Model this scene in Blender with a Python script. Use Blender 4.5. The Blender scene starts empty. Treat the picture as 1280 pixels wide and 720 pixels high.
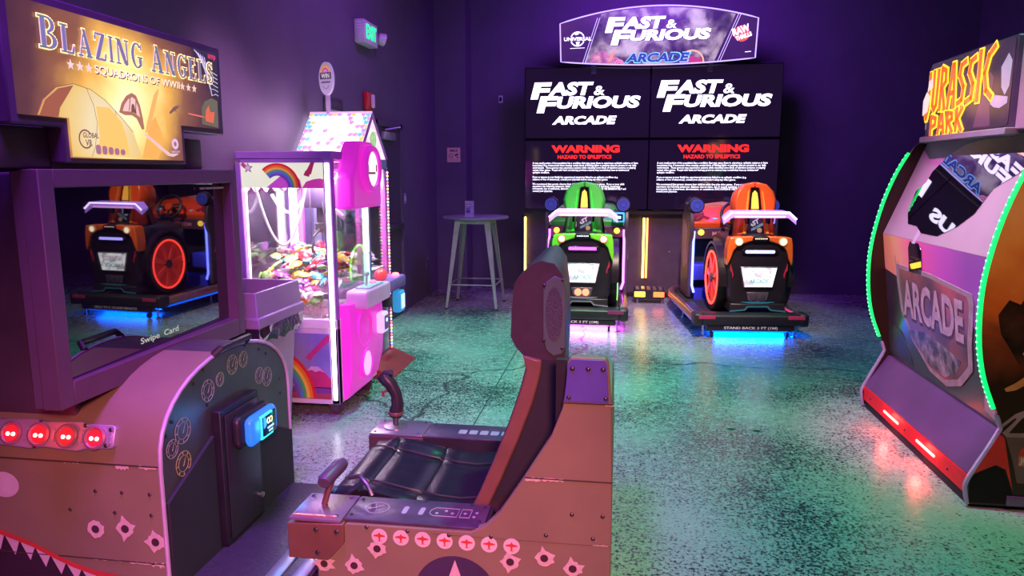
import bpy, bmesh, math, random
from mathutils import Vector, Matrix
random.seed(7)
PI = math.pi
S = bpy.context.scene
COL = S.collection

# ------------------------------------------------------------------ camera
CAM_H, FPX = 1.6, 900.0
PITCH = math.atan(145 / FPX)
YAW = math.atan(135 / FPX * math.cos(PITCH))
cam = bpy.data.cameras.new('camera')
cam.sensor_fit = 'HORIZONTAL'; cam.sensor_width = 36.0
cam.lens = 36.0 * FPX / 1280.0
cam.clip_start = 0.05; cam.clip_end = 60
cam_o = bpy.data.objects.new('camera', cam); COL.objects.link(cam_o)
cam_o.location = (0, 0, CAM_H)
cam_o.rotation_euler = (PI / 2 - PITCH, 0, YAW)
S.camera = cam_o

# ------------------------------------------------------------------ world, lamps, exposure
S.view_settings.view_transform = 'Standard'
S.view_settings.look = 'None'
S.view_settings.gamma = 1.0
S.view_settings.use_curve_mapping = False
S.view_settings.exposure = 0.0
w = bpy.data.worlds.new('world'); S.world = w; w.use_nodes = True
w.node_tree.nodes['Background'].inputs[0].default_value = (0.10, 0.03, 0.22, 1)
w.node_tree.nodes['Background'].inputs[1].default_value = 0.3

def area(name, loc, target, size, color, power, spread=180):
    d = bpy.data.lights.new(name, 'AREA'); d.shape = 'DISK'; d.size = size
    d.color = color; d.energy = power; d.spread = math.radians(spread)
    o = bpy.data.objects.new(name, d); COL.objects.link(o); o.location = loc
    o.rotation_euler = (Vector(target) - Vector(loc)).to_track_quat('-Z', 'Y').to_euler()
    return o
def spot(name, loc, target, angle, color, power, blend=0.8, radius=0.12):
    d = bpy.data.lights.new(name, 'SPOT'); d.color = color; d.energy = power
    d.spot_size = math.radians(angle); d.spot_blend = blend; d.shadow_soft_size = radius
    o = bpy.data.objects.new(name, d); COL.objects.link(o); o.location = loc
    o.rotation_euler = (Vector(target) - Vector(loc)).to_track_quat('-Z', 'Y').to_euler()
    return o
# ceiling lamps of the games room: violet washes towards the walls, green, magenta and pink party spots; added amber, rose and lilac fills last
area('violet_wash_back', (0.4, 7.9, 4.25), (0.6, 9.9, 1.9), 1.6, (0.34, 0.07, 1.0), 120, 150)
area('violet_wash_left', (-0.9, 5.8, 4.25), (-2.45, 6.4, 2.2), 1.2, (0.48, 0.11, 0.95), 36, 130)
area('violet_wash_front', (-1.1, 1.5, 4.25), (-1.4, 2.4, 0.8), 1.0, (0.40, 0.08, 1.0), 58, 80)
spot('green_spot_front', (0.55, 3.75, 4.2), (0.80, 3.3, 0), 84, (0.0, 1.0, 0.42), 520)
spot('green_spot_left', (-0.8, 6.4, 4.2), (-1.05, 6.1, 0), 64, (0.0, 1.0, 0.50), 900)
spot('green_spot_right', (2.2, 6.6, 4.2), (1.9, 6.4, 0), 76, (0.05, 0.8, 0.75), 230)
spot('magenta_spot_right', (-0.2, 3.6, 4.1), (1.78, 4.3, 1.10), 34, (1.0, 0.20, 0.80), 950)
spot('pink_spot_left', (0.45, -0.9, 2.3), (-1.0, 2.3, 0.20), 52, (1.0, 0.28, 0.36), 880, blend=1.0, radius=0.25)
spot('amber_spot_right', (1.3, 0.4, 4.0), (1.95, 3.55, 0.95), 34, (1.0, 0.50, 0.34), 330, blend=1.0)  # added fill that warms the right cabinet's side, no real fixture
spot('rose_spot_pods', (0.5, 4.6, 4.2), (0.5, 7.3, 0.9), 44, (1.0, 0.72, 0.62), 1250, blend=1.0)  # added fill to brighten the pods, no real fixture
spot('lilac_spot_wall', (-1.0, 3.3, 3.6), (-2.45, 4.5, 1.72), 28, (1.0, 0.50, 0.92), 420, blend=1.0)  # added to imitate the house roof's glow spilling on the wall

# ------------------------------------------------------------------ materials
MATS = {}
def nd(nt, t, **kw):
    n = nt.nodes.new(t)
    for k, v in kw.items():
        setattr(n, k, v)
    return n
def c4(c): return (c[0], c[1], c[2], 1.0)
def mat(name, col, rough=0.5, metal=0.0, var=0.12, scale=9.0, emit=None, es=0.0, bump=0.0, coat=0.0, coat_rough=0.08, coat_ior=1.5, trans=0.0, spec=0.5):
    """principled material whose colour and roughness are broken up by a noise texture"""
    if name in MATS: return MATS[name]
    m = bpy.data.materials.new(name); m.use_nodes = True; MATS[name] = m
    nt = m.node_tree; b = nt.nodes['Principled BSDF']
    tc = nd(nt, 'ShaderNodeTexCoord'); nz = nd(nt, 'ShaderNodeTexNoise')
    nz.inputs['Scale'].default_value = scale; nz.inputs['Detail'].default_value = 4
    nt.links.new(tc.outputs['Object'], nz.inputs['Vector'])
    r = nd(nt, 'ShaderNodeValToRGB'); e = r.color_ramp.elements
    e[0].position, e[1].position = 0.3, 0.7
    e[0].color = c4([max(0, x * (1 - var)) for x in col]); e[1].color = c4([min(1, x * (1 + var)) for x in col])
    nt.links.new(nz.outputs['Fac'], r.inputs['Fac']); nt.links.new(r.outputs['Color'], b.inputs['Base Color'])
    b.inputs['Roughness'].default_value = rough; b.inputs['Metallic'].default_value = metal
    b.inputs['Coat Weight'].default_value = coat; b.inputs['Coat Roughness'].default_value = coat_rough; b.inputs['Coat IOR'].default_value = coat_ior
    b.inputs['Specular IOR Level'].default_value = spec
    if trans: b.inputs['Transmission Weight'].default_value = trans
    if emit is not None:
        b.inputs['Emission Color'].default_value = c4(emit); b.inputs['Emission Strength'].default_value = es
    if bump:
        bp = nd(nt, 'ShaderNodeBump'); bp.inputs['Strength'].default_value = bump; bp.inputs['Distance'].default_value = 0.01
        nt.links.new(nz.outputs['Fac'], bp.inputs['Height']); nt.links.new(bp.outputs['Normal'], b.inputs['Normal'])
    return m
def glow(name, col, es):
    return mat(name, [x * 0.5 + 0.02 for x in col], 0.4, 0, 0.05, 20, emit=col, es=es)
def glass(name, tint=(1, 1, 1), refl=0.06, rough=0.02):
    if name in MATS: return MATS[name]
    m = bpy.data.materials.new(name); m.use_nodes = True; MATS[name] = m
    nt = m.node_tree; nt.nodes.remove(nt.nodes['Principled BSDF']); out = nt.nodes['Material Output']
    t = nd(nt, 'ShaderNodeBsdfTransparent'); t.inputs[0].default_value = c4(tint)
    g = nd(nt, 'ShaderNodeBsdfGlossy'); g.inputs['Roughness'].default_value = rough
    lw = nd(nt, 'ShaderNodeLayerWeight'); lw.inputs[0].default_value = 0.25
    ma = nd(nt, 'ShaderNodeMath', operation='MULTIPLY_ADD'); ma.inputs[1].default_value = 0.5; ma.inputs[2].default_value = refl
    mx = nd(nt, 'ShaderNodeMixShader')
    nt.links.new(lw.outputs['Fresnel'], ma.inputs[0]); nt.links.new(ma.outputs[0], mx.inputs[0])
    nt.links.new(t.outputs[0], mx.inputs[1]); nt.links.new(g.outputs[0], mx.inputs[2]); nt.links.new(mx.outputs[0], out.inputs[0])
    return m
def print_mat(name, stops, scale, es=0.0, detail=6, dist=0.0, rough=0.35, center=None, radius=1.0, glowmix=0.6, stretch=(1, 1, 1), coat=0.0):
    """printed artwork: noise (and optionally a soft round gradient) through a colour ramp; es > 0 for backlit prints"""
    if name in MATS: return MATS[name]
    m = bpy.data.materials.new(name); m.use_nodes = True; MATS[name] = m
    nt = m.node_tree; b = nt.nodes['Principled BSDF']
    tc = nd(nt, 'ShaderNodeTexCoord'); mp = nd(nt, 'ShaderNodeMapping'); mp.inputs['Scale'].default_value = stretch
    nz = nd(nt, 'ShaderNodeTexNoise'); nz.inputs['Scale'].default_value = scale; nz.inputs['Detail'].default_value = detail; nz.inputs['Distortion'].default_value = dist
    nt.links.new(tc.outputs['Object'], mp.inputs[0]); nt.links.new(mp.outputs[0], nz.inputs['Vector'])
    fac = nz.outputs['Fac']
    if center is not None:
        d = nd(nt, 'ShaderNodeVectorMath', operation='DISTANCE'); d.inputs[1].default_value = center
        nt.links.new(tc.outputs['Object'], d.inputs[0])
        mr = nd(nt, 'ShaderNodeMapRange'); mr.inputs['From Min'].default_value = 0; mr.inputs['From Max'].default_value = radius
        mr.inputs['To Min'].default_value = 1; mr.inputs['To Max'].default_value = 0
        nt.links.new(d.outputs['Value'], mr.inputs['Value'])
        mx = nd(nt, 'ShaderNodeMix'); mx.inputs['Factor'].default_value = glowmix
        nt.links.new(fac, mx.inputs['A']); nt.links.new(mr.outputs[0], mx.inputs['B']); fac = mx.outputs['Result']
    r = nd(nt, 'ShaderNodeValToRGB'); el = r.color_ramp.elements
    while len(el) < len(stops): el.new(0.5)
    for k, (p, c) in enumerate(stops):
        el[k].position = p; el[k].color = c4(c)
    nt.links.new(fac, r.inputs['Fac']); nt.links.new(r.outputs['Color'], b.inputs['Base Color'])
    b.inputs['Roughness'].default_value = rough; b.inputs['Coat Weight'].default_value = coat
    if es:   # a backlit print: the film itself is dark, the light comes through it
        dk_ = nd(nt, 'ShaderNodeVectorMath', operation='SCALE'); dk_.inputs['Scale'].default_value = 0.22
        nt.links.new(r.outputs['Color'], dk_.inputs[0]); nt.links.new(dk_.outputs[0], b.inputs['Base Color'])
    if es:
        nt.links.new(r.outputs['Color'], b.inputs['Emission Color']); b.inputs['Emission Strength'].default_value = es
    return m

# ------------------------------------------------------------------ mesh building
ORG = Vector((0, 0, 0))          # world point that the current thing's local space starts from
class Fr:
    """a flat frame: origin o, right u, up v (normal n = u x v)"""
    def __init__(s, o, u, v, sx=1.0):
        s.sx = sx; s.o = Vector(o); s.u = Vector(u).normalized(); s.v = Vector(v).normalized(); s.n = s.u.cross(s.v).normalized()
    def p(s, a, b, d=0.0): return s.o + s.u * (a * s.sx) + s.v * b + s.n * d
TXT = {}
def text_geo(s, bold, res, align):
    k = (s, bold, res, align)
    if k in TXT: return TXT[k]
    c = bpy.data.curves.new('t', 'FONT'); c.body = s; c.size = 1; c.offset = bold; c.resolution_u = res; c.fill_mode = 'FRONT'
    c.align_x = align; c.space_line = 0.85
    o = bpy.data.objects.new('t', c); COL.objects.link(o)
    dg = bpy.context.evaluated_depsgraph_get(); dg.update()
    me = bpy.data.meshes.new_from_object(o.evaluated_get(dg))
    V = [(v.co.x, v.co.y) for v in me.vertices]; Fc = [tuple(p.vertices) for p in me.polygons]
    bpy.data.objects.remove(o); bpy.data.curves.remove(c); bpy.data.meshes.remove(me)
    x0 = min(v[0] for v in V); x1 = max(v[0] for v in V); y0 = min(v[1] for v in V); y1 = max(v[1] for v in V)
    V = [((x - x0) / (x1 - x0), (y - y0) / (y1 - y0)) for x, y in V]
    TXT[k] = (V, Fc); return TXT[k]
class MB:
    def __init__(s): s.v = []; s.f = []
    def add(s, V, Fc):
        n = len(s.v); s.v += [Vector(p) for p in V]; s.f += [tuple(i + n for i in q) for q in Fc]; return s
    def box(s, x0, x1, y0, y1, z0, z1):
        return s.add([(x0, y0, z0), (x1, y0, z0), (x1, y1, z0), (x0, y1, z0), (x0, y0, z1), (x1, y0, z1), (x1, y1, z1), (x0, y1, z1)],
                     [(0, 3, 2, 1), (4, 5, 6, 7), (0, 1, 5, 4), (1, 2, 6, 5), (2, 3, 7, 6), (3, 0, 4, 7)])
    def rbox(s, x0, x1, y0, y1, z0, z1, r=0.02, seg=2):
        bm = bmesh.new(); bmesh.ops.create_cube(bm, size=1)
        for v in bm.verts:
            v.co = Vector(((x0 + x1) / 2 + v.co.x * (x1 - x0), (y0 + y1) / 2 + v.co.y * (y1 - y0), (z0 + z1) / 2 + v.co.z * (z1 - z0)))
        bmesh.ops.bevel(bm, geom=bm.edges[:], offset=r, segments=seg, affect='EDGES', profile=0.5)
        bm.verts.index_update(); s.add([v.co.copy() for v in bm.verts], [tuple(v.index for v in f.verts) for f in bm.faces]); bm.free(); return s
    def loft(s, rings, cap=True, closed=True):
        n = len(rings[0]); V = [p for r in rings for p in r]; Fc = []
        for k in range(len(rings) - 1):
            for i in range(n if closed else n - 1):
                j = (i + 1) % n; Fc.append((k * n + i, k * n + j, (k + 1) * n + j, (k + 1) * n + i))
        if cap: Fc += [tuple(range(n))[::-1], tuple((len(rings) - 1) * n + i for i in range(n))]
        return s.add(V, Fc)
    def prism(s, poly, axis, a0, a1):
        f = {'x': lambda p, a: (a, p[0], p[1]), 'y': lambda p, a: (p[0], a, p[1]), 'z': lambda p, a: (p[0], p[1], a)}[axis]
        return s.loft([[f(p, a0) for p in poly], [f(p, a1) for p in poly]])
    def tube(s, pts, r, n=8, closed=False):
        P = [Vector(p) for p in pts]; rings = []; up = None
        rr = r if isinstance(r, (list, tuple)) else [r] * len(P)
        for i, p in enumerate(P):
            a = P[i - 1] if (i > 0 or closed) else p; b = P[(i + 1) % len(P)] if (i < len(P) - 1 or closed) else p
            t = (b - a).normalized()
            if up is None:
                up = Vector((0, 0, 1)) if abs(t.z) < 0.9 else Vector((1, 0, 0))
            x = up.cross(t)
            if x.length < 1e-4: x = Vector((0, 1, 0)).cross(t)
            x.normalize(); y = t.cross(x).normalized(); up = y
            rings.append([p + (x * math.cos(k * 2 * PI / n) + y * math.sin(k * 2 * PI / n)) * rr[i] for k in range(n)])
        if closed: rings.append(rings[0])
        return s.loft(rings, cap=not closed)
    def cyl(s, p0, p1, r0, r1=None, n=14): return s.tube([p0, p1], [r0, r0 if r1 is None else r1], n)
    def lathe(s, prof, c, d=(0, 0, 1), n=20):
        c = Vector(c); d = Vector(d).normalized(); q = Vector((0, 0, 1)).rotation_difference(d)
        return s.loft([[c + q @ Vector((r * math.cos(k * 2 * PI / n), r * math.sin(k * 2 * PI / n), h)) for k in range(n)] for r, h in prof])
    def ellip(s, c, rx, ry, rz, n=14, m=8):
        return s.loft([[(c[0] + rx * math.sin(PI * (j + .02) / (m + .04)) * math.cos(k * 2 * PI / n), c[1] + ry * math.sin(PI * (j + .02) / (m + .04)) * math.sin(k * 2 * PI / n), c[2] - rz * math.cos(PI * j / m)) for k in range(n)] for j in range(m + 1)])
    def fp(s, fr, poly, d0, d1):
        return s.loft([[fr.p(a, b, d0) for a, b in poly], [fr.p(a, b, d1) for a, b in poly]])
    def ftube(s, fr, pts, d, r, n=6, closed=False): return s.tube([fr.p(a, b, d) for a, b in pts], r, n, closed)
    def fdisc(s, fr, a, b, r, d0, d1, n=20, ry=None):
        ry = r if ry is None else ry
        return s.fp(fr, [(a + r / fr.sx * math.cos(k * 2 * PI / n), b + ry * math.sin(k * 2 * PI / n)) for k in range(n)], d0, d1)
    def fring(s, fr, a, b, r0, r1, d0, d1, n=28, a0=0, a1=2 * PI):
        full = abs(a1 - a0 - 2 * PI) < 1e-6
        R = []
        for k in range(n + 1):
            t = a0 + (a1 - a0) * k / n; c, q = math.cos(t), math.sin(t); e = c / fr.sx
            R.append([fr.p(a + r0 * e, b + r0 * q, d0), fr.p(a + r1 * e, b + r1 * q, d0), fr.p(a + r1 * e, b + r1 * q, d1), fr.p(a + r0 * e, b + r0 * q, d1)])
        return s.loft(R, cap=not full)
    def ftext(s, fr, t, x, y, w, h, d=0.002, shear=0.0, bold=0.0, res=3, align='LEFT', thick=0.0, skew=0.0):
        """text fitted to the box x..x+w, y..y+h of the frame"""
        V, Fc = text_geo(t, bold, res, align); g = lambda p: (x + p[0] * w + shear * p[1] * h, y + p[1] * h + skew * p[0] * w)
        s.add([fr.p(*g(p), d) for p in V], Fc)
        return s
    def strokes(s, fr, segs, x, y, w, h, t, d0, d1):
        for (ax, ay), (bx, by) in segs:
            A = Vector((x + ax * w, y + ay * h)); B = Vector((x + bx * w, y + by * h)); q = (B - A)
            if q.length < 1e-6: continue
            q.normalize(); nn = Vector((-q.y, q.x)) * t; A = A - q * t * .7; B = B + q * t * .7
            s.fp(fr, [tuple(A - nn), tuple(B - nn), tuple(B + nn), tuple(A + nn)], d0, d1)
        return s
    def build(s, name, m, parent=None, smooth=True, bevel=0.0, ang=38, segs=2):
        me = bpy.data.meshes.new(name); me.from_pydata([tuple(p - ORG) for p in s.v], [], s.f)
        bm = bmesh.new(); bm.from_mesh(me); bmesh.ops.recalc_face_normals(bm, faces=bm.faces[:]); bm.to_mesh(me); bm.free()
        if smooth:
            for p in me.polygons: p.use_smooth = True
            me.set_sharp_from_angle(angle=math.radians(ang))
        me.materials.append(m)
        o = bpy.data.objects.new(name, me); COL.objects.link(o)
        if parent is not None: o.parent = parent
        elif ORG.length > 0: o.location = ORG
        if bevel:
            bv = o.modifiers.new('bevel', 'BEVEL'); bv.width = bevel; bv.segments = segs; bv.limit_method = 'ANGLE'; bv.angle_limit = math.radians(40)
        return o
def tag(o, label, cat, group=None):
    o['label'] = label; o['category'] = cat
    if group: o['group'] = group
    return o
def struct(o, label=None):
    o['kind'] = 'structure'
    if label: o['label'] = label
    return o
def thing(name, label, cat, loc, rz=0.0, group=None, world=True):
    """an empty at the base of a thing; world=True: its parts are written in room coordinates"""
    global ORG
    e = bpy.data.objects.new(name, None); e.empty_display_size = 0.1; COL.objects.link(e)
    e.location = loc; e.rotation_euler = (0, 0, rz); tag(e, label, cat, group)
    ORG = Vector(loc) if world else Vector((0, 0, 0))
    return e
def done():
    global ORG
    ORG = Vector((0, 0, 0))
def lamp_in(parent, name, loc, col, power, size=0.1, kind='POINT', target=None, sy=None):
    """a lamp that belongs to a thing (its LED tubes)"""
    d = bpy.data.lights.new(name, kind); d.color = col; d.energy = power
    if kind == 'AREA':
        d.size = size
        if sy: d.shape = 'RECTANGLE'; d.size_y = sy
    else: d.shadow_soft_size = size
    o = bpy.data.objects.new(name, d); COL.objects.link(o); o.parent = parent
    o.location = Vector(loc) - ORG
    if target is not None: o.rotation_euler = (Vector(target) - Vector(loc)).to_track_quat('-Z', 'Y').to_euler()
    return o
def rrect(x0, x1, y0, y1, r, n=4):
    P = []
    for cx, cy, a in ((x1 - r, y1 - r, 0), (x0 + r, y1 - r, PI / 2), (x0 + r, y0 + r, PI), (x1 - r, y0 + r, 1.5 * PI)):
        for k in range(n + 1):
            t = a + k * PI / 2 / n; P.append((cx + r * math.cos(t), cy + r * math.sin(t)))
    return P
def star(cx, cy, R, r, n=5, a0=PI / 2):
    return [(cx + (R if k % 2 == 0 else r) * math.cos(a0 + k * PI / n), cy + (R if k % 2 == 0 else r) * math.sin(a0 + k * PI / n)) for k in range(2 * n)]
def smooth_path(P, n=6):
    """Catmull-Rom through the points"""
    P = [Vector(p) for p in P]; out = []
    for i in range(len(P) - 1):
        a = P[max(i - 1, 0)]; b = P[i]; c = P[i + 1]; d = P[min(i + 2, len(P) - 1)]
        for k in range(n):
            t = k / n
            out.append(0.5 * ((2 * b) + (c - a) * t + (2 * a - 5 * b + 4 * c - d) * t * t + (3 * b - a - 3 * c + d) * t ** 3))
    out.append(P[-1]); return out
def copy_tree(o, parent=None):
    c = o.copy(); COL.objects.link(c); c.parent = parent
    for ch in list(o.children): copy_tree(ch, c)
    return c
FRONT = lambda x, y, z: Fr((x, y, z), (1, 0, 0), (0, 0, 1))     # faces the camera side (-y)
EAST = lambda x, y, z: Fr((x, y, z), (0, 1, 0), (0, 0, 1))      # faces +x
WEST = lambda x, y, z: Fr((x, y, z), (0, -1, 0), (0, 0, 1))     # faces -x

# shared materials
black_plastic = mat('black_plastic', (0.018, 0.017, 0.022), 0.42, var=0.25)
black_gloss = mat('black_gloss', (0.010, 0.010, 0.012), 0.12, var=0.2)
black_matte = mat('black_matte', (0.02, 0.02, 0.022), 0.75)
steel = mat('brushed_steel', (0.55, 0.55, 0.58), 0.32, 0.9, scale=40)
dark_steel = mat('dark_steel', (0.16, 0.16, 0.18), 0.4, 0.8, scale=30)
white_plastic = mat('white_plastic', (0.75, 0.74, 0.76), 0.4, var=0.04)
screw_mat = mat('screw_metal', (0.10, 0.09, 0.09), 0.35, 0.8)

# ------------------------------------------------------------------ room
def wall_material():
    m = mat('wall_paint', (0.115, 0.085, 0.15), 0.62, var=0.08, scale=3.0, bump=0.05)
    return m
def floor_material():
    m = bpy.data.materials.new('speckled_concrete'); m.use_nodes = True; nt = m.node_tree; b = nt.nodes['Principled BSDF']; L = nt.links.new
    tc = nd(nt, 'ShaderNodeTexCoord')
    big = nd(nt, 'ShaderNodeTexNoise'); big.inputs['Scale'].default_value = 0.9; big.inputs['Detail'].default_value = 5
    fine = nd(nt, 'ShaderNodeTexNoise'); fine.inputs['Scale'].default_value = 62; fine.inputs['Detail'].default_value = 3; fine.inputs['Roughness'].default_value = 0.7
    mid = nd(nt, 'ShaderNodeTexNoise'); mid.inputs['Scale'].default_value = 17; mid.inputs['Detail'].default_value = 5; mid.inputs['Roughness'].default_value = 0.7
    vor = nd(nt, 'ShaderNodeTexVoronoi', feature='DISTANCE_TO_EDGE'); vor.inputs['Scale'].default_value = 0.28
    wob = nd(nt, 'ShaderNodeTexNoise'); wob.inputs['Scale'].default_value = 2.2; wob.inputs['Detail'].default_value = 6
    vm = nd(nt, 'ShaderNodeVectorMath', operation='MULTIPLY_ADD'); vm.inputs[1].default_value = (0.5, 0.5, 0.5)
    for n in (big, fine, mid, wob): L(tc.outputs['Object'], n.inputs['Vector'])
    L(wob.outputs['Color'], vm.inputs[0]); L(tc.outputs['Object'], vm.inputs[2]); L(vm.outputs[0], vor.inputs['Vector'])
    # worn-through dark grain: fine noise, more of it where the big noise is low
    a1 = nd(nt, 'ShaderNodeMath', operation='MULTIPLY_ADD'); a1.inputs[1].default_value = 0.55; L(big.outputs['Fac'], a1.inputs[0]); L(fine.outputs['Fac'], a1.inputs[2])
    a2 = nd(nt, 'ShaderNodeMath', operation='MULTIPLY_ADD'); a2.inputs[1].default_value = 0.35; L(mid.outputs['Fac'], a2.inputs[0]); L(a1.outputs[0], a2.inputs[2])
    r = nd(nt, 'ShaderNodeValToRGB'); e = r.color_ramp.elements
    e[0].position, e[1].position = 0.865, 0.955; e[0].color = (0.035, 0.032, 0.042, 1); e[1].color = (0.345, 0.37, 0.355, 1)
    L(a2.outputs[0], r.inputs['Fac'])
    ck = nd(nt, 'ShaderNodeMapRange'); ck.inputs['From Min'].default_value = 0.001; ck.inputs['From Max'].default_value = 0.006; L(vor.outputs['Distance'], ck.inputs['Value'])
    mx = nd(nt, 'ShaderNodeMix', data_type='RGBA'); mx.inputs['A'].default_value = (0.06, 0.055, 0.06, 1)
    L(ck.outputs[0], mx.inputs['Factor']); L(r.outputs['Color'], mx.inputs['B']); L(mx.outputs['Result'], b.inputs['Base Color'])
    rr = nd(nt, 'ShaderNodeMapRange'); rr.inputs['To Min'].default_value = 0.16; rr.inputs['To Max'].default_value = 0.36; L(mid.outputs['Fac'], rr.inputs['Value']); L(rr.outputs[0], b.inputs['Roughness'])
    b.inputs['Specular IOR Level'].default_value = 0.6
    bp = nd(nt, 'ShaderNodeBump'); bp.inputs['Strength'].default_value = 0.12; bp.inputs['Distance'].default_value = 0.004
    L(a2.outputs[0], bp.inputs['Height']); L(bp.outputs['Normal'], b.inputs['Normal'])
    return m
WM = wall_material()
XL, YB, XR, YF, ZC = -2.45, 9.9, 4.3, -3.0, 4.4
floor_o = struct(MB().box(XL - .15, XR + .15, YF - .15, YB + .15, -0.12, 0).build('floor', floor_material(), smooth=False), 'grey concrete floor with worn dark speckle and fine cracks')
struct(MB().box(XL - .15, XL, YF, YB + .15, 0, ZC).build('wall_left', WM, smooth=False), 'dark violet painted wall with the exit door')
struct(MB().box(XL, XR, YB, YB + .15, 0, ZC).build('wall_back', WM, smooth=False), 'dark violet painted wall behind the racing screens')
struct(MB().box(XR, XR + .15, YF, YB + .15, 0, ZC).build('wall_right', WM, smooth=False))
struct(MB().box(XL - .15, XR + .15, YF - .15, YF, 0, ZC).build('wall_front', WM, smooth=False))
struct(MB().box(XL - .15, XR + .15, YF - .15, YB + .15, ZC, ZC + .1).build('ceiling', mat('ceiling_black', (0.02, 0.02, 0.025), 0.9), smooth=False))
struct(MB().box(XL, -2.03, 9.55, YB, 0, ZC).build('trim_1', WM, bevel=0.004), 'square wall pier in the far left corner')
MB().box(-.894, -.886, YF, YB, -.01, .0008).build('control_joint', mat('joint_dark', (.02, .018, .02), .8), floor_o, smooth=False)
# exit door in the left wall: leaf, frame, closer, hinges
door_m = mat('door_paint', (0.07, 0.05, 0.09), 0.45, var=0.1)
d = struct(MB().box(XL, XL + .025, 7.08, 7.84, 0.01, 2.06).build('door_1', door_m, bevel=0.004), 'dark painted exit door')
MB().box(XL, XL + .05, 7.02, 7.08, 0, 2.12).box(XL, XL + .05, 7.84, 7.90, 0, 2.12).box(XL, XL + .05, 7.02, 7.90, 2.06, 2.12).build('door_frame', mat('frame_paint', (0.10, 0.075, 0.13), 0.4), d, bevel=0.004)
MB().rbox(XL + .026, XL + .075, 7.22, 7.58, 1.93, 2.01, 0.008).build('door_closer', mat('closer_silver', (0.42, 0.40, 0.45), 0.35, 0.5), d)
MB().tube([(XL + .05, 7.3, 2.03), (XL + .16, 7.45, 2.06), (XL + .06, 7.72, 2.085)], 0.010, 8).build('closer_arm', steel, d)
MB().rbox(XL + .026, XL + .085, 7.16, 7.80, 0.98, 1.04, 0.01).build('push_bar', dark_steel, d)

# ------------------------------------------------------------------ things on the walls
t = thing('exit_sign', 'white box exit sign with green letters high on the left wall', 'exit sign', (XL, 6.80, 2.78))
MB().rbox(XL + .001, XL + .10, 6.62, 7.0, 2.78, 2.99, 0.012).build('housing', mat('sign_housing', (0.62, 0.60, 0.66), 0.45), t)
fr = EAST(XL + .101, 6.65, 2.79)
MB().ftext(fr, 'EXIT', 0.02, 0.035, 0.28, 0.13, 0.003, bold=0.03).build('lettering', glow('exit_green', (0.01, 0.85, 0.30), 1.6), t)
for k, zz in enumerate((2.955, 2.93, 2.905)):
    MB().box(XL + .02, XL + .08, 6.615, 6.622, zz, zz + .01).build('vent_slot', mat('slot_lilac', (0.8, 0.7, 0.9), 0.4), t)
for yy, zz in ((7.08, 2.90),):
    h = MB().lathe([(0.012, 0), (0.05, 0.02), (0.062, 0.07), (0.060, 0.085)], (XL + .06, yy, zz), (0.8, 0.5, -0.25)).build('lamp_head', mat('lamp_head_white', (0.66, 0.64, 0.70), 0.4), t)
    MB().lathe([(0.052, 0.0), (0.05, 0.004)], Vector((XL + .06, yy, zz)) + Vector((0.8, 0.5, -0.25)).normalized() * 0.0855, (0.8, 0.5, -0.25)).build('lens', mat('lamp_lens', (0.6, 0.6, 0.65), 0.15), h)
    MB().cyl((XL + .04, 6.99, 2.88), (XL + .06, yy, zz), 0.014).build('lamp_arm', white_plastic, t)
done()
t = thing('fire_alarm', 'red fire alarm strobe on the left wall above the exit door', 'fire alarm', (XL, 6.88, 2.2))
MB().rbox(XL + .001, XL + .05, 6.80, 6.98, 2.19, 2.36, 0.012).build('housing', mat('alarm_red', (0.62, 0.02, 0.03), 0.35, var=0.05), t)
MB().rbox(XL + .05, XL + .085, 6.88, 6.92, 2.21, 2.34, 0.012).build('strobe', mat('strobe_lens', (0.75, 0.68, 0.78), 0.12), t)
MB().tube([(XL + .01, 6.88, 2.19), (XL + .012, 6.87, 2.13)], 0.006).build('conduit', mat('alarm_red', (0.6, 0.02, 0.03)), t)
done()
t = thing('wall_bracket', 'small dark metal bracket on the left wall behind the round topper sign', 'bracket', (XL, 6.03, 2.1))
MB().rbox(XL + .001, XL + .02, 5.84, 6.24, 2.09, 2.22, 0.006).build('plate', mat('bracket_dark', (0.05, 0.04, 0.06), 0.5), t)
MB().box(XL + .02, XL + .05, 5.86, 6.22, 2.10, 2.118).build('shelf_lip', mat('bracket_lip', (0.4, 0.36, 0.45), 0.4, 0.6), t)
done()
t = thing('light_switch', 'small pale light switch on the left wall beside the exit door', 'switch', (XL, 8.07, 1.27))
MB().rbox(XL + .001, XL + .012, 8.02, 8.12, 1.24, 1.36, 0.004).build('plate', mat('switch_plate', (0.35, 0.31, 0.42), 0.4), t)
MB().rbox(XL + .012, XL + .02, 8.05, 8.09, 1.27, 1.33, 0.003).build('rocker', white_plastic, t)
done()
t = thing('wall_outlet', 'dark cover plate low on the left wall near the bar table', 'outlet', (XL, 9.0, 0.36))
MB().rbox(XL + .001, XL + .012, 8.96, 9.06, 0.36, 0.49, 0.004).build('plate', mat('outlet_plate', (0.12, 0.10, 0.15), 0.45), t)
MB().box(XL + .012, XL + .015, 8.99, 9.03, 0.385, 0.415).box(XL + .012, XL + .015, 8.99, 9.03, 0.435, 0.465).build('socket', black_plastic, t)
done()
t = thing('camera_notice', 'tan square camera warning notice on the corner pier', 'sign', (-2.2, 9.55, 1.73))
MB().rbox(-2.29, -2.11, 9.544, 9.5495, 1.73, 1.92, 0.002, 1).build('board', mat('notice_tan', (0.85, 0.60, 0.42), 0.55, var=0.05), t)
fr = FRONT(-2.29, 9.5435, 1.73); ink = mat('notice_ink', (0.06, 0.03, 0.05), 0.6)
MB().ftext(fr, 'SMILE', 0.035, 0.135, 0.11, 0.034, 0.001, bold=0.02).build('lettering', ink, t)
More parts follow.
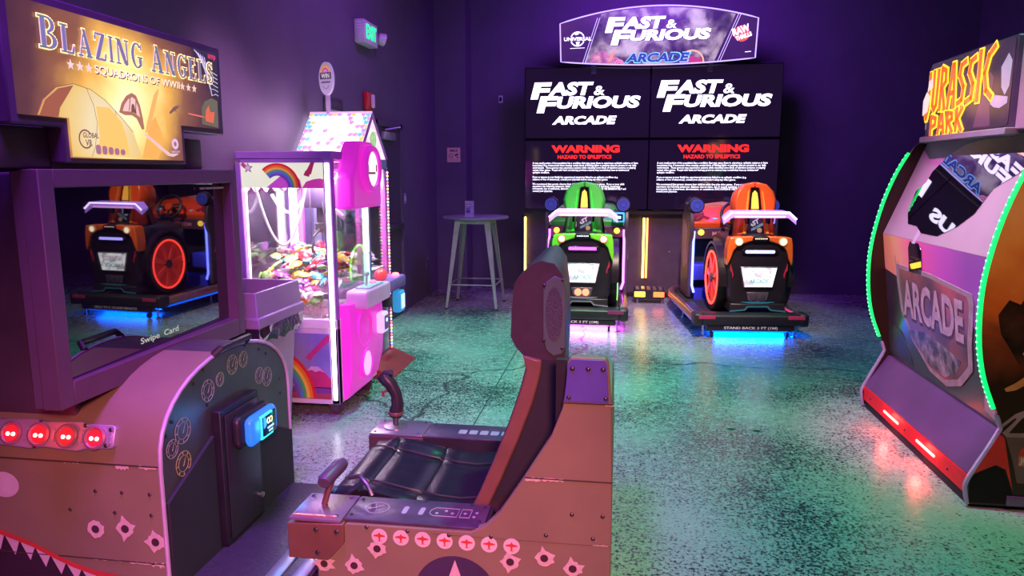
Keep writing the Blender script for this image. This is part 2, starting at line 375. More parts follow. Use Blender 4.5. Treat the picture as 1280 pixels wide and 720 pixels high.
MB().fring(fr, 0.052, 0.083, 0.026, 0.031, 0, 0.001).fdisc(fr, 0.043, 0.09, 0.004, 0, 0.001, 8).fdisc(fr, 0.061, 0.09, 0.004, 0, 0.001, 8).fring(fr, 0.052, 0.085, 0.013, 0.016, 0, 0.001, 10, PI, 2 * PI).build('smiley', ink, t)
MB().fp(fr, [(0.10, 0.095), (0.145, 0.115), (0.155, 0.098), (0.11, 0.078)], 0, 0.001).fp(fr, [(0.13, 0.08), (0.14, 0.085), (0.15, 0.06), (0.16, 0.06), (0.16, 0.052), (0.125, 0.052), (0.14, 0.06)], 0, 0.001).build('camera_icon', ink, t)
MB().ftext(fr, "YOU'RE ON CAMERA", 0.022, 0.022, 0.136, 0.012, 0.001).build('small_lettering', ink, t)
done()
t = thing('wall_sensor', 'tiny white sensor with dark window on the back wall', 'sensor', (-1.62, YB, 2.53))
MB().rbox(-1.65, -1.59, YB - .02, YB - .001, 2.52, 2.62, 0.006).build('case', mat('sensor_case', (0.55, 0.5, 0.65), 0.4), t)
MB().rbox(-1.635, -1.605, YB - .024, YB - .02, 2.545, 2.595, 0.0015, 1).build('window', black_gloss, t)
done()

# ------------------------------------------------------------------ bar table
tx, ty = -1.69, 8.45
tm = mat('galvanised_metal', (0.34, 0.39, 0.37), 0.45, 0.3, var=0.15, scale=5)
t = thing('bar_table', 'tall round metal bar table with four splayed legs in the far corner', 'table', (tx, ty, 0))
MB().lathe([(0.0, 1.055), (0.385, 1.055), (0.395, 1.062), (0.395, 1.075), (0.385, 1.082), (0.0, 1.082)], (tx, ty, 0), n=40).build('tabletop', tm, t)
MB().box(tx - .2, tx + .2, ty - .2, ty - .185, 1.0, 1.055).box(tx - .2, tx + .2, ty + .185, ty + .2, 1.0, 1.055).box(tx - .2, tx - .185, ty - .2, ty + .2, 1.0, 1.055).box(tx + .185, tx + .2, ty - .2, ty + .2, 1.0, 1.055).build('apron', tm, t)
for sx in (-1, 1):
    for sy in (-1, 1):
        a, b2, wt, wb = 0.205, 0.31, 0.045, 0.026
        def ang(c, wd):   # L-shaped section of a folded sheet leg
            return [(tx + sx * c, ty + sy * c), (tx + sx * (c - wd), ty + sy * c), (tx + sx * (c - wd), ty + sy * (c - .008)), (tx + sx * (c - .008), ty + sy * (c - .008)), (tx + sx * (c - .008), ty + sy * (c - wd)), (tx + sx * c, ty + sy * (c - wd))]
        lg = MB().loft([[(x, y, 0.012) for x, y in ang(b2, wb)], [(x, y, 1.055) for x, y in ang(a, wt * 1.5)]]).build('leg', tm, t)
        MB().rbox(tx + sx * b2 - .018 - sx * .012, tx + sx * b2 + .018 - sx * .012, ty + sy * b2 - .018 - sy * .012, ty + sy * b2 + .018 - sy * .012, 0, 0.02, 0.004).build('foot_cap', black_plastic, lg)
q = 0.275
for (x0, y0, x1, y1) in ((-q, -q, q, -q), (-q, q, q, q), (-q, -q, -q, q), (q, -q, q, q)):
    MB().cyl((tx + x0, ty + y0, 0.29), (tx + x1, ty + y1, 0.29), 0.009).build('footrest', tm, t)
done()
t = thing('table_sign_holder', 'small clear card holder standing on the bar table', 'card holder', (-1.74, 8.36, 1.082))
MB().rbox(-1.80, -1.69, 8.33, 8.40, 1.082, 1.092, 0.003).build('foot', mat('acrylic_clear', (0.55, 0.5, 0.7), 0.15), t)
cdo = MB().box(-1.798, -1.692, 8.36, 8.366, 1.092, 1.265).build('card', mat('card_lilac', (0.42, 0.36, 0.62), 0.4, var=0.2, scale=40), t)
fr = FRONT(-1.798, 8.3595, 1.092)
MB().fp(fr, rrect(0.012, 0.072, 0.10, 0.13, .003), 0, 0.001).fp(fr, rrect(0.012, 0.062, 0.08, 0.09, .002), 0, 0.001).fp(fr, rrect(0.012, 0.062, 0.03, 0.07, .002), 0, 0.001).build('print', mat('card_print', (0.10, 0.06, 0.35), 0.5), cdo)
MB().fp(fr, [(0.016, 0.108), (0.068, 0.108), (0.068, 0.122), (0.016, 0.122)], 0.001, 0.0015).build('heading', white_plastic, cdo)
done()

# ------------------------------------------------------------------ crane machine with rainbow side panels
cx0, cx1, cy0, cy1 = -2.42, -1.78, 4.33, 5.06
t = thing('crane_machine', 'glowing pink prize crane machine with rainbow panels and white light posts', 'crane machine', ((cx0 + cx1) / 2, (cy0 + cy1) / 2, 0))
crane = t
frame_m = mat('violet_frame', (0.36, 0.18, 0.55), 0.4, 0.2, var=0.08)
white_m = mat('crane_white', (0.72, 0.68, 0.74), 0.4, var=0.04)
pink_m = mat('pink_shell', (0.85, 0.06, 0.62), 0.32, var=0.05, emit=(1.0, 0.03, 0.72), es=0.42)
post_m = glow('post_white_glow', (1.0, 0.86, 1.0), 7.0)
# base: white skirt, casters
bs = MB().box(cx0, cx1, cy0, cy1, 0.09, 0.60).build('base_cabinet', white_m, t, bevel=0.006)
for x in (cx0 + .1, cx1 - .06):
    for y in (cy0 + .08, cy1 - .08):
        c = MB().cyl((x, y - .018, 0.045), (x, y + .018, 0.045), 0.045, n=18).build('caster', mat('caster_rubber', (0.10, 0.03, 0.09), 0.6), t)
        MB().box(x - .03, x + .03, y - .026, y - .02, 0.03, 0.095).box(x - .03, x + .03, y + .02, y + .026, 0.03, 0.095).build('fork', dark_steel, c)
# lower side artwork
fr = FRONT(cx0, cy0 - .001, 0.0); W = cx1 - cx0
art = MB().fp(fr, [(0.03, 0.125), (W - .055, 0.125), (W - .055, 0.565), (0.03, 0.565)], 0, 0.002).build('side_artwork', print_mat('art_sky', [(0.3, (0.18, 0.20, 0.52)), (0.7, (0.34, 0.32, 0.68))], 4), bs)
def rainbow(fr, cx, cy, r, dr, x0, x1, host, d, nm='rainbow_band'):
    for k, c in enumerate(((0.75, 0.02, 0.05), (0.9, 0.28, 0.02), (0.9, 0.72, 0.08), (0.10, 0.55, 0.20), (0.10, 0.28, 0.70), (0.20, 0.10, 0.42))):
        MB().fring(fr, cx, cy, r - dr * (k + 1), r - dr * k, d, d + .001, 26, x0, x1).build(nm, mat('rainbow_%d' % k, c, 0.4, var=0.04), host)
rainbow(fr, 0.135, 0.13, 0.345, 0.022, 0.0, 1.75, art, 0.0046)
MB().fp(fr, [(0.36, 0.20), (0.40, 0.29), (0.45, 0.33), (0.48, 0.315), (0.52, 0.335), (0.585, 0.26), (0.585, 0.20)], 0.002, 0.003).build('printed_hill', mat('hill_rose', (0.55, 0.04, 0.18), 0.4), art)
MB().fp(fr, [(0.425, 0.315), (0.45, 0.345), (0.50, 0.345), (0.545, 0.305), (0.51, 0.318), (0.48, 0.308), (0.455, 0.322)], 0.003, 0.004).build('printed_snow_cap', mat('snow_cap', (0.7, 0.5, 0.72), 0.4), art)
MB().fp(fr, [(0.20, 0.125), (0.585, 0.125), (0.585, 0.165), (0.20, 0.165)], 0.002, 0.003).build('printed_meadow', mat('meadow_rose', (0.42, 0.07, 0.12), 0.4), art)
MB().fp(fr, [(0.20, 0.165), (0.585, 0.165), (0.585, 0.205), (0.20, 0.205)], 0.002, 0.003).build('printed_lake', mat('lake_violet', (0.20, 0.06, 0.30), 0.4), art)
MB().fp(fr, [(0.415, 0.40), (0.445, 0.44), (0.475, 0.425), (0.45, 0.385)], 0.002, 0.004).fp(fr, [(0.45, 0.44), (0.565, 0.555), (0.585, 0.555), (0.585, 0.52), (0.475, 0.42)], 0.002, 0.003).build('printed_shooting_star', mat('star_rose', (0.6, 0.05, 0.25), 0.4), art)
# trim ledges and frame
MB().box(cx0, cx1, cy0 - .006, cy1 + .006, 0.60, 0.66).build('glass_sill', mat('sill_white', (0.80, 0.76, 0.80), 0.4, emit=(1, .9, .95), es=0.05), t, bevel=0.006)
tb = MB().box(cx0, cx1, cy0, cy1, 1.68, 1.73).build('top_frame', frame_m, t, bevel=0.006)
MB().box(cx0 + .036, cx1 - .056, cy0 + .001, cy0 + .02, 1.658, 1.68).build('top_rail', frame_m, t)
MB().box(cx0 + .03, cx1 - .03, cy0 + .03, cy1 - .03, 1.665, 1.679).build('roof_panel', white_m, t)
for (x, y) in ((cx0, cy0), (cx0, cy1 - .035), (cx1 - .05, cy1 - .035)):
    MB().box(x, x + .035, y, y + .035, 0.66, 1.66).build('corner_post', frame_m, t, bevel=0.004)
MB().box(cx1 - .055, cx1, cy0, cy0 + .05, 0.09, 1.68).build('corner_post', frame_m, t, bevel=0.005)
MB().rbox(cx1 - .042, cx1 - .014, cy0 - .010, cy0 + .002, 0.12, 1.655, 0.005).build('light_tube', post_m, t)
MB().rbox(cx0 + .036, cx0 + .046, cy0 + .036, cy0 + .05, 0.67, 1.65, 0.004).build('light_tube', glow('tube_soft', (1, .9, 1), 3.0), t)
MB().rbox(cx0 + .036, cx0 + .085, cy1 - .075, cy1 - .036, 0.67, 1.655, 0.008).build('light_tube', glow('tube_white', (1.0, 0.93, 1.0), 3.2), t)
MB().rbox(cx1 - .05, cx1 - .015, cy1 - .075, cy1 - .036, 1.02, 1.655, 0.008).build('light_tube', glow('tube_cream', (1.0, 0.90, 0.82), 3.0), t)
MB().rbox(cx1 - .05, cx1 - .015, cy1 - .075, cy1 - .036, 0.67, 1.02, 0.008).build('light_tube', glow('tube_aqua', (0.45, 0.85, 1.0), 2.2), t)
# printed header strip along the glass, on both long sides and the front
hdr = print_mat('header_meadow', [(0.25, (0.62, 0.66, 0.50)), (0.5, (0.80, 0.84, 0.66)), (0.75, (0.92, 0.88, 0.72))], 2.2, es=0.85)
hp = MB().fp(fr, [(0.035, 1.50), (W - .055, 1.50), (W - .055, 1.66), (0.035, 1.66)], -0.012, -0.006).build('header_panel', hdr, t)
rainbow(fr, 0.28, 1.505, 0.150, 0.013, 0.0, 2.3, hp, -0.0035)
MB().fp(fr, [(0.20, 1.50), (0.30, 1.575), (0.315, 1.57), (0.335, 1.605), (0.355, 1.595), (0.38, 1.605), (0.43, 1.55), (0.44, 1.50)], -.006, -.0055).build('printed_hill', mat('hill_violet', (0.52, 0.10, 0.50), 0.4, emit=(.5, .1, .5), es=.25), hp)
MB().fp(fr, [(0.44, 1.50), (0.47, 1.54), (0.52, 1.555), (0.56, 1.56), (W - .056, 1.555), (W - .056, 1.50)], -.006, -.0055).build('printed_hill', mat('hill_pink', (0.75, 0.07, 0.40), 0.4, emit=(.75, .07, .4), es=.25), hp)
MB().fp(fr, star(0.085, 1.625, 0.034, 0.015), -.006, -.005).build('printed_star', mat('star_dark', (0.10, 0.07, 0.16), 0.4), hp)
MB().fp(fr, star(0.085, 1.625, 0.024, 0.011), -.005, -.0045).build('printed_star', mat('star_white', (0.85, 0.8, 0.85), 0.4), hp)
MB().fp(fr, [(0.035, 1.645), (0.05, 1.66), (0.075, 1.645), (0.06, 1.62)], -.006, -.0052).build('printed_ribbon', mat('ribbon_red', (0.7, 0.1, 0.2), 0.4), hp)
MB().fp(fr, [(0.47, 1.60), (0.505, 1.66), (0.53, 1.66), (0.505, 1.585)], -.006, -.005).fp(fr, [(0.455, 1.58), (0.47, 1.61), (0.505, 1.60), (0.49, 1.57)], -.006, -.004).build('printed_shooting_star', mat('star_red', (0.75, 0.08, 0.16), 0.4), hp)
# wavy hanging valance under the header seen inside, far side and back
def valance(fr, w0, w1, z0, host, m, n=28, amp=0.018, d=0.0):
    lo = [(w0 + (w1 - w0) * k / n, z0 - amp - amp * math.sin(k * 1.05)) for k in range(n + 1)]
    return MB().fp(fr, lo + [(w1, z0 + .12), (w0, z0 + .12)], d, d + .002).build('valance', m, host)
val = mat('valance_pink', (0.70, 0.22, 0.62), 0.45, emit=(.8, .3, .7), es=.3)
valance(FRONT(cx0, cy1 - .03, 0), 0.04, W - .05, 1.50, t, val)
valance(EAST(cx0 + .02, cy0, 0), 0.04, .69, 1.50, t, val)
# glass
gl = glass('clear_glass')
MB().box(cx0 + .035, cx1 - .055, cy0 + .012, cy0 + .016, 0.66, 1.50).build('glass_pane', gl, t)
MB().box(cx0 + .035, cx1 - .05, cy1 - .016, cy1 - .012, 0.66, 1.66).build('glass_pane', gl, t)
MB().box(cx1 - .016, cx1 - .012, cy0 + .05, cy1 - .035, 0.66, 1.66).build('glass_pane', gl, t)
MB().box(cx0 + .012, cx0 + .016, cy0 + .035, cy1 - .035, 0.66, 1.66).build('glass_pane', gl, t)
# pink moulded sign box over the front glass
prof = []
fe = EAST(cx1, cy0, 0)
sb = [(0.10, 1.36), (0.10, 1.58), (0.16, 1.63), (0.20, 1.74), (0.25, 1.80), (0.50, 1.80), (0.56, 1.74), (0.60, 1.66), (0.66, 1.62), (0.66, 1.36)]
so = MB().fp(fe, sb, -0.02, 0.10).build('sign_box', pink_m, t, bevel=0.022, segs=3)
MB().fring(fe, 0.40, 1.62, 0.115, 0.155, 0.09, 0.145, 32).build('sign_ring', pink_m, so, bevel=0.012, segs=3)
MB().fdisc(fe, 0.40, 1.62, 0.118, 0.10, 0.125, 32).build('sign_disc', glow('sign_disc_white', (1.0, 0.86, 0.96), 1.6), so)
for a_, c_ in ((.315, (.55, .38, .70)), (.475, (.95, .5, .3))): MB().fp(fe, rrect(a_, a_ + .028, 1.60, 1.65, .01), .125, .1262).build('sign_mark', mat('sign_mark_%d' % int(a_ * 1000), c_, .4), so)
MB().fp(fe, [(0.33, 1.585), (0.47, 1.585), (0.47, 1.60), (0.33, 1.60)], 0.125, 0.1265).build('underline', mat('sign_gold', (0.8, 0.35, 0.1), 0.4), so)
# pink moulded front with chute, coin console, card reader
def bulge(z, k): return [cx1 + k, z]
rings = []
for z, dx, y0, y1 in ((0.10, 0.015, .07, .60), (0.16, 0.05, .06, .66), (0.30, 0.075, .06, .70), (0.50, 0.085, .06, .72), (0.66, 0.075, .06, .72), (0.74, 0.06, .07, .72)):
    rings.append([(cx1 - .01, cy0 + y0, z), (cx1 + dx * .8, cy0 + y0 + .01, z), (cx1 + dx, cy0 + y0 + .05, z), (cx1 + dx, cy0 + y1 - .05, z), (cx1 + dx * .8, cy0 + y1 - .01, z), (cx1 - .01, cy0 + y1, z)])
pf = MB().loft(rings).build('front_moulding', pink_m, t, ang=50)
MB().fring(EAST(cx1 + .08, cy0, 0), 0.28, 0.56, 0.125, 0.135, -0.005, 0.010, 32).build('heart_relief', pink_m, pf)
fd = EAST(cx1 + .073, cy0, 0)
MB().fring(fd, 0.30, 0.30, 0.085, 0.105, -0.01, 0.02, 32).build('chute_rim', pink_m, pf, bevel=0.005)
MB().fdisc(fd, 0.30, 0.30, 0.088, 0.0, 0.012, 28).build('chute_door', glow('chute_glow', (1.0, 0.35, 0.95), 1.3), pf)
cns = MB().fp(Fr((cx1, cy0, 0), (0, 1, 0), (0, 0, 1)), rrect(0.16, 0.66, 0.70, 0.82, 0.03), 0.0, 0.15).build('control_ledge', mat('ledge_lilac', (0.68, 0.40, 0.68), 0.35, emit=(.9, .4, .9), es=.15), t, bevel=0.012)
MB().rbox(cx1 + .03, cx1 + .13, cy0 + .26, cy0 + .56, 0.82, 0.832, 0.005).build('control_panel', mat('ledge_teal', (0.35, 0.60, 0.58), 0.35), cns)
MB().cyl((cx1 + .08, cy0 + .34, 0.832), (cx1 + .085, cy0 + .34, 0.90), 0.008).ellip((cx1 + .085, cy0 + .34, 0.915), .02, .02, .02).build('control_stick', mat('stick_green', (0.45, .72, .5), .35), cns)
MB().lathe([(0.026, 0), (0.026, 0.012), (0.018, 0.02), (0.0, 0.021)], (cx1 + .08, cy0 + .47, 0.832)).build('push_button', glow('button_pink', (1, .25, .5), 1.0), cns)
rd = MB().rbox(cx1 + .085, cx1 + .14, cy0 + .50, cy0 + .62, 0.46, 0.61, 0.016, 3).build('card_reader', glow('reader_case', (0.80, 0.55, 1.0), 0.9), t)
MB().rbox(cx1 + .140, cx1 + .146, cy0 + .525, cy0 + .595, 0.485, 0.585, 0.0025, 1).build('reader_screen', glow('reader_screen', (0.05, 0.04, 0.10), 0.6), rd)
MB().fp(EAST(cx1 + .1465, cy0, 0), [(0.54, .54), (0.58, .54), (0.58, .565), (0.54, .565)], 0, 0.0006).build('reader_icon', glow('reader_icon', (0.5, 0.7, 1.0), 1.4), rd)
# gantry and cables inside
gx, gy = -2.02, 4.72
g = MB().rbox(gx - .09, gx + .09, gy - .09, gy + .09, 1.36, 1.52, 0.01).build('gantry_carriage', mat('carriage_dark', (0.06, 0.04, 0.09), 0.4), t)
MB().cyl((cx0 + .04, gy, 1.55), (cx1 - .05, gy, 1.55), 0.012).cyl((gx, cy0 + .05, 1.58), (gx, cy1 - .05, 1.58), 0.012).build('gantry_rail', steel, t)
MB().cyl((gx, gy, 1.36), (gx, gy, 1.26), 0.035).lathe([(0.02, 0), (0.05, .02), (0.05, .06), (0.02, .08)], (gx, gy, 1.19)).build('claw_head', dark_steel, g)
for k in range(3):
    a = k * 2 * PI / 3 + .4; dx, dy = math.cos(a), math.sin(a)
    MB().tube([(gx + dx * .04, gy + dy * .04, 1.21), (gx + dx * .12, gy + dy * .12, 1.17), (gx + dx * .14, gy + dy * .14, 1.09), (gx + dx * .07, gy + dy * .07, 1.02)], [.009, .009, .008, .004]).build('claw_finger', dark_steel, g)
cab = mat('cable_grey', (0.42, 0.38, 0.40), 0.5)
def hang(a, b, sag, r, m, nm='cable'):
    P = []
    for k in range(21):
        s_ = k / 20; p = Vector(a).lerp(Vector(b), s_); p.z -= sag * 4 * s_ * (1 - s_); P.append(p)
    return MB().tube(P, r, 7).build(nm, m, t)
hang((cx0 + .09, cy0 + .07, 1.52), (gx - .05, gy - .12, 1.52), 0.40, 0.009, cab)
hang((cx0 + .06, cy0 + .35, 1.45), (gx - .16, gy + .05, 1.40), 0.10, 0.011, mat('cable_white', (.75, .72, .78), .5))
hang((gx + .10, gy - .05, 1.50), (cx1 - .06, cy0 + .2, 1.36), 0.30, 0.008, mat('cable_white', (.75, .72, .78), .5))
hang((gx + .05, gy - .09, 1.40), (gx + .16, gy - .18, 1.28), 0.08, 0.013, mat('cable_black', (.03, .025, .04), .5))
for dx in (-.03, .07):
    MB().cyl((gx + dx, gy - .12, 1.52), (gx + dx + .01, gy - .13, 1.05), 0.006).ellip((gx + dx + .01, gy - .13, 1.04), .016, .016, .022).build('hanging_cord', dark_steel, g)
# prize bed
hm = mat('bed_pink', (0.70, 0.55, 0.66), 0.6)
def bed_z(x, y):
    u = (x - cx0) / (cx1 - cx0); v = (y - cy0) / (cy1 - cy0)
    return 0.73 + 0.17 * min(1, v * 2.6) + 0.05 * math.sin(u * 5) * v
NX, NY = 14, 14; V = []; Fc = []
for j in range(NY + 1):
    for i in range(NX + 1):
        x = cx0 + .04 + (W - .10) * i / NX; y = cy0 + .13 + (cy1 - cy0 - .17) * j / NY
        V.append((x, y, bed_z(x, y)))
for j in range(NY):
    for i in range(NX):
        a = j * (NX + 1) + i; Fc.append((a, a + 1, a + NX + 2, a + NX + 1))
MB().add(V, Fc).build('prize_bed', hm, t)
lamp_in(t, 'crane_top_light', (gx - .02, 4.62, 1.60), (1.0, 0.86, 1.0), 42, 0.45, 'AREA', (gx - .02, 4.6, 0), .5)
done()
# wrapped candies and toys heaped behind the glass: one mesh per kind, each piece an object
def wrapper_mesh(nm, m, L=0.055, Wd=0.032, H=0.016):
    R = []
    for s_, w_, h_ in ((-1, .75, .06), (-.80, .85, .08), (-.72, .45, .35), (-.35, 1, .95), (.35, 1, .95), (.72, .45, .35), (.80, .85, .08), (1, .75, .06)):
        R.append([(s_ * L, math.cos(a) * Wd * w_, math.sin(a) * H * h_) for a in [k * PI / 4 for k in range(8)]])
    o = MB().loft(R).build(nm, m); return o
def bear_mesh(nm, m):
    b_ = MB().ellip((0, 0, .035), .036, .030, .038, 10, 6).ellip((0, -.004, .088), .027, .025, .025, 10, 6)
    for sx in (-1, 1):
        b_.ellip((sx * .021, 0, .110), .010, .008, .010, 8, 4).ellip((sx * .040, -.008, .048), .012, .012, .022, 8, 4).ellip((sx * .022, -.030, .012), .013, .022, .012, 8, 4)
    b_.ellip((0, -.027, .082), .011, .009, .008, 8, 4)
    return b_.build(nm, m)
KINDS = [('red', (0.72, 0.04, 0.05)), ('yellow', (0.85, 0.62, 0.08)), ('purple', (0.42, 0.08, 0.55)), ('white', (0.80, 0.76, 0.78)), ('orange', (0.85, 0.30, 0.04)), ('teal', (0.06, 0.42, 0.45)), ('pink', (0.85, 0.22, 0.50)), ('green', (0.25, 0.55, 0.12))]
protos = []
for nm, c in KINDS:
    o = wrapper_mesh('candy_packet', print_mat('wrapper_' + nm, [(0.38, [x * .45 for x in c]), (0.46, c), (0.58, c), (0.66, (0.85, 0.82, 0.8))], 26, rough=0.22))
    tag(o, nm + ' wrapped candy packet in the heap inside the pink crane machine', 'candy', nm + ' candy packets inside the crane machine'); protos.append([o, False, nm])
bearp = bear_mesh('plush_bear', mat('plush_white', (0.80, 0.74, 0.68), 0.9, var=0.1, scale=60, bump=.3)); tag(bearp, 'small cream plush bear at the bottom of the crane machine glass', 'plush toy', 'cream plush bears inside the crane machine'); bear_used = False
rnd = random.Random(4)
def put(pr, loc, rot, sc):
    o = pr[0] if not pr[1] else pr[0].copy()
    if pr[1]: COL.objects.link(o)
    pr[1] = True; o.location = loc; o.rotation_euler = rot; o.scale = (sc,) * 3; return o
# packets stacked up against the near glass, then over the bed
row = 0
for zz in (0.775, 0.815, 0.85, 0.885, 0.92):
    n = 8
    for i in range(n):
        x = cx0 + .10 + (W - .22) * (i + (.5 if row % 2 else 0)) / n + rnd.uniform(-.01, .01)
        put(protos[rnd.randrange(8)], (x, cy0 + .055 + row * .018 + rnd.uniform(0, .012), zz + rnd.uniform(-.008, .008)), (rnd.uniform(.2, 1.0), rnd.uniform(-.5, .5), rnd.uniform(-.7, .7)), rnd.uniform(.8, 1.05))
    row += 1
spots_ = []
for k in range(4000):
    if len(spots_) >= 95: break
    x = rnd.uniform(cx0 + .10, cx1 - .12); y = rnd.uniform(cy0 + .17, cy1 - .12); z = bed_z(x, y) + .03 + rnd.uniform(0, .12)
    if any((x - a) ** 2 + (y - b) ** 2 + ((z - c) * 1.6) ** 2 < .068 ** 2 for a, b, c in spots_): continue
    spots_.append((x, y, z))
for x, y, z in spots_:
    put(protos[rnd.randrange(8)], (x, y, z), (rnd.uniform(-.6, .6), rnd.uniform(-.6, .6), rnd.uniform(0, 6.28)), rnd.uniform(.85, 1.2))
for k in range(7):
    pr = [bearp, bear_used]; bear_used = True
    put(pr, (cx0 + .10 + k * .071, cy0 + .085 + .006 * (k % 2), 0.665 + .004 * (k % 3)), (rnd.uniform(-.1, .1), rnd.uniform(-.25, .25), rnd.uniform(-.5, .5)), 0.85)

# ------------------------------------------------------------------ second crane machine with a house-shaped lit top
hx0, hx1, hy0, hy1 = -2.42, -1.92, 5.20, 5.83
t = thing('house_crane_machine', 'crane machine with a glowing house roof of pastel shingles and rope lights', 'crane machine', ((hx0 + hx1) / 2, (hy0 + hy1) / 2, 0))
hm_ = (hy0 + hy1) / 2
hv = mat('house_violet', (0.20, 0.07, 0.26), 0.4)
MB().box(hx0, hx1, hy0, hy1, 0.06, 0.72).build('base_cabinet', hv, t, bevel=0.006)
MB().box(hx0 + .03, hx1 - .03, hy0 + .03, hy1 - .03, 0.0, 0.06).build('plinth', black_plastic, t)
for x, y in ((hx0, hy0), (hx1 - .04, hy0), (hx0, hy1 - .04), (hx1 - .04, hy1 - .04)):
    MB().box(x, x + .04, y, y + .04, 0.72, 1.62).build('corner_post', mat('house_post_pink', (0.62, 0.16, 0.55), .4), t, bevel=.004)
MB().box(hx0, hx1 + .006, hy0 - .006, hy1 + .006, 1.62, 1.70).build('eave_band', hv, t, bevel=.005)
MB().box(hx0 + .02, hx0 + .03, hy0 + .04, hy1 - .04, .72, 1.62).build('back_panel', mat('house_back', (.10, .08, .22), .3), t)
gl = glass('clear_glass')
MB().box(hx1 - .02, hx1 - .016, hy0 + .04, hy1 - .04, 0.72, 1.62).build('glass_pane', gl, t)
MB().box(hx0 + .04, hx1 - .04, hy0 + .012, hy0 + .016, 0.72, 1.62).build('glass_pane', gl, t)
# gabled roof: lit panel with overlapping pastel shingles on the slope, lit gable
zr, ze = 2.055, 1.70
roof_in = glow('roof_glow', (1.0, 0.86, 0.97), 2.4)
ro = MB().prism([(hy0 - .02, ze), (hy1 + .02, ze), (hm_, zr)], 'x', hx0, hx1 - .005).build('roof', roof_in, t)
n_ = Vector((0, -(zr - ze), hm_ - hy0 + .02)).normalized()
sl = Vector((0, hm_ - hy0 + .02, zr - ze)); SLl = sl.length
frs = Fr((hx0, hy0 - .02, ze), (1, 0, 0), sl)
PAST = [((0.95, 0.38, 0.72), .75), ((0.25, 0.72, 0.92), .75), ((0.95, 0.80, 0.25), .75), ((1.0, 0.80, 0.93), 1.5), ((0.62, 0.45, 0.95), .75), ((1.0, 0.94, 0.98), 2.4)]
pm = [glow('shingle_%d' % k, c, e * 1.0) for k, (c, e) in enumerate(PAST)]
rs = random.Random(12)
RW, RH = 13, 11; sw = (hx1 - hx0) / RW; sh = SLl / RH
shm = {}
for j in range(RH):
    for i in range(RW + (j % 2)):
        a0 = (i - (.5 if j % 2 else 0)) * sw; a1 = a0 + sw
        a0 = max(a0, 0.0) + .0015; a1 = min(a1, hx1 - hx0) - .0015
        if a1 - a0 < .01: continue
        key = rs.choice([3, 3, 5, 5, 5, 5, 5, 3, 0]) if 1 < i < RW - 1 and 0 < j < RH - 1 else rs.choice([0, 1, 2, 0, 1, 3, 4])  # middle shingles mostly white, painting in the roof's blown-out glow
        b0 = j * sh; mid = (a0 + a1) / 2; wd = a1 - a0
        P = [(a0, b0 + sh * 1.02), (a0, b0 + sh * .3), (a0 + wd * .2, b0 + .003), (a0 + wd * .5, b0 - sh * .1 + .003), (a1 - wd * .2, b0 + .003), (a1, b0 + sh * .3), (a1, b0 + sh * 1.02)]
        MB().loft([[frs.p(a, b, .012 if k in (2, 3, 4) else (.008 if k in (1, 5) else .003)) for k, (a, b) in enumerate(P)], [frs.p(a, b, .001) for a, b in P]]).build('shingle', pm[key], ro, smooth=False)
MB().cyl((hx0, hm_, zr), (hx1 + .004, hm_, zr), 0.012).build('ridge_cap', mat('ridge_pink', (.8, .5, .75), .4, emit=(1, .6, .9), es=.6), ro)
fg = EAST(hx1, hy0 - .02, ze); GW = hy1 - hy0 + .04; GH = zr - ze
gb = MB().fp(fg, [(0, 0), (GW, 0), (GW / 2, GH)], -.004, .002).build('gable', print_mat('gable_print', [(.35, (.92, .55, .78)), (.5, (1, .84, .92)), (.7, (.95, .70, .86))], 30, es=1.0), t)
MB().fp(fg, [(0, 0), (.03, 0), (GW / 2, GH - .035), (GW - .03, 0), (GW, 0), (GW / 2, GH)], .002, .012).build('barge_board', mat('barge_purple', (.42, .06, .40), .4), gb)
MB().fring(fg, GW / 2, .15, .045, .06, .002, .012).build('gable_window', mat('gable_green', (.35, .6, .25), .4, emit=(.5, .8, .3), es=.4), gb)
MB().fp(fg, [(GW / 2 - .006, .09), (GW / 2 + .006, .09), (GW / 2 + .006, .21), (GW / 2 - .006, .21)], .002, .012).fp(fg, [(GW / 2 - .06, .144), (GW / 2 + .06, .144), (GW / 2 + .06, .156), (GW / 2 - .06, .156)], .002, .012).build('window_bar', mat('gable_green', (.35, .6, .25)), gb)
# icing-drip valance behind the front glass
fi = EAST(hx1 - .013, hy0 + .04, 0)
drip = [(0, 1.62)]
for k in range(9):
    a = k * .061; drip += [(a + .005, 1.48 - .03 * ((k * 3) % 4)), (a + .03, 1.455 - .03 * ((k * 3) % 4)), (a + .05, 1.49)]
MB().fp(fi, drip + [(.55, 1.62)], 0, .004).build('icing_valance', mat('icing', (.85, .50, .80), .4, emit=(1, .6, .95), es=.9), t)
# rope light of tiny bulbs down the front corner
RC = [(1, .12, .15), (.25, .35, 1), (1, .75, .15), (1, .35, .8)]
rg = [glow('rope_%d' % k, c, 4.0) for k, c in enumerate(RC)]
rope = MB().cyl((hx1 + .008, hy1 - .012, .10), (hx1 + .008, hy1 - .012, 1.64), .006, n=8).build('rope_light', mat('rope_clear', (.5, .3, .5), .3), t)
bulb0 = {}
for k in range(56):
    z = .12 + k * .0268; c = k % 4
    if c not in bulb0:
        bulb0[c] = MB().ellip((hx1 + .014, hy1 - .012, 0), .009, .009, .010, 8, 4).build('bulb', rg[c], rope); bulb0[c].location.z = z
    else:
        o = bulb0[c].copy(); COL.objects.link(o); o.parent = rope; o.location.z = z
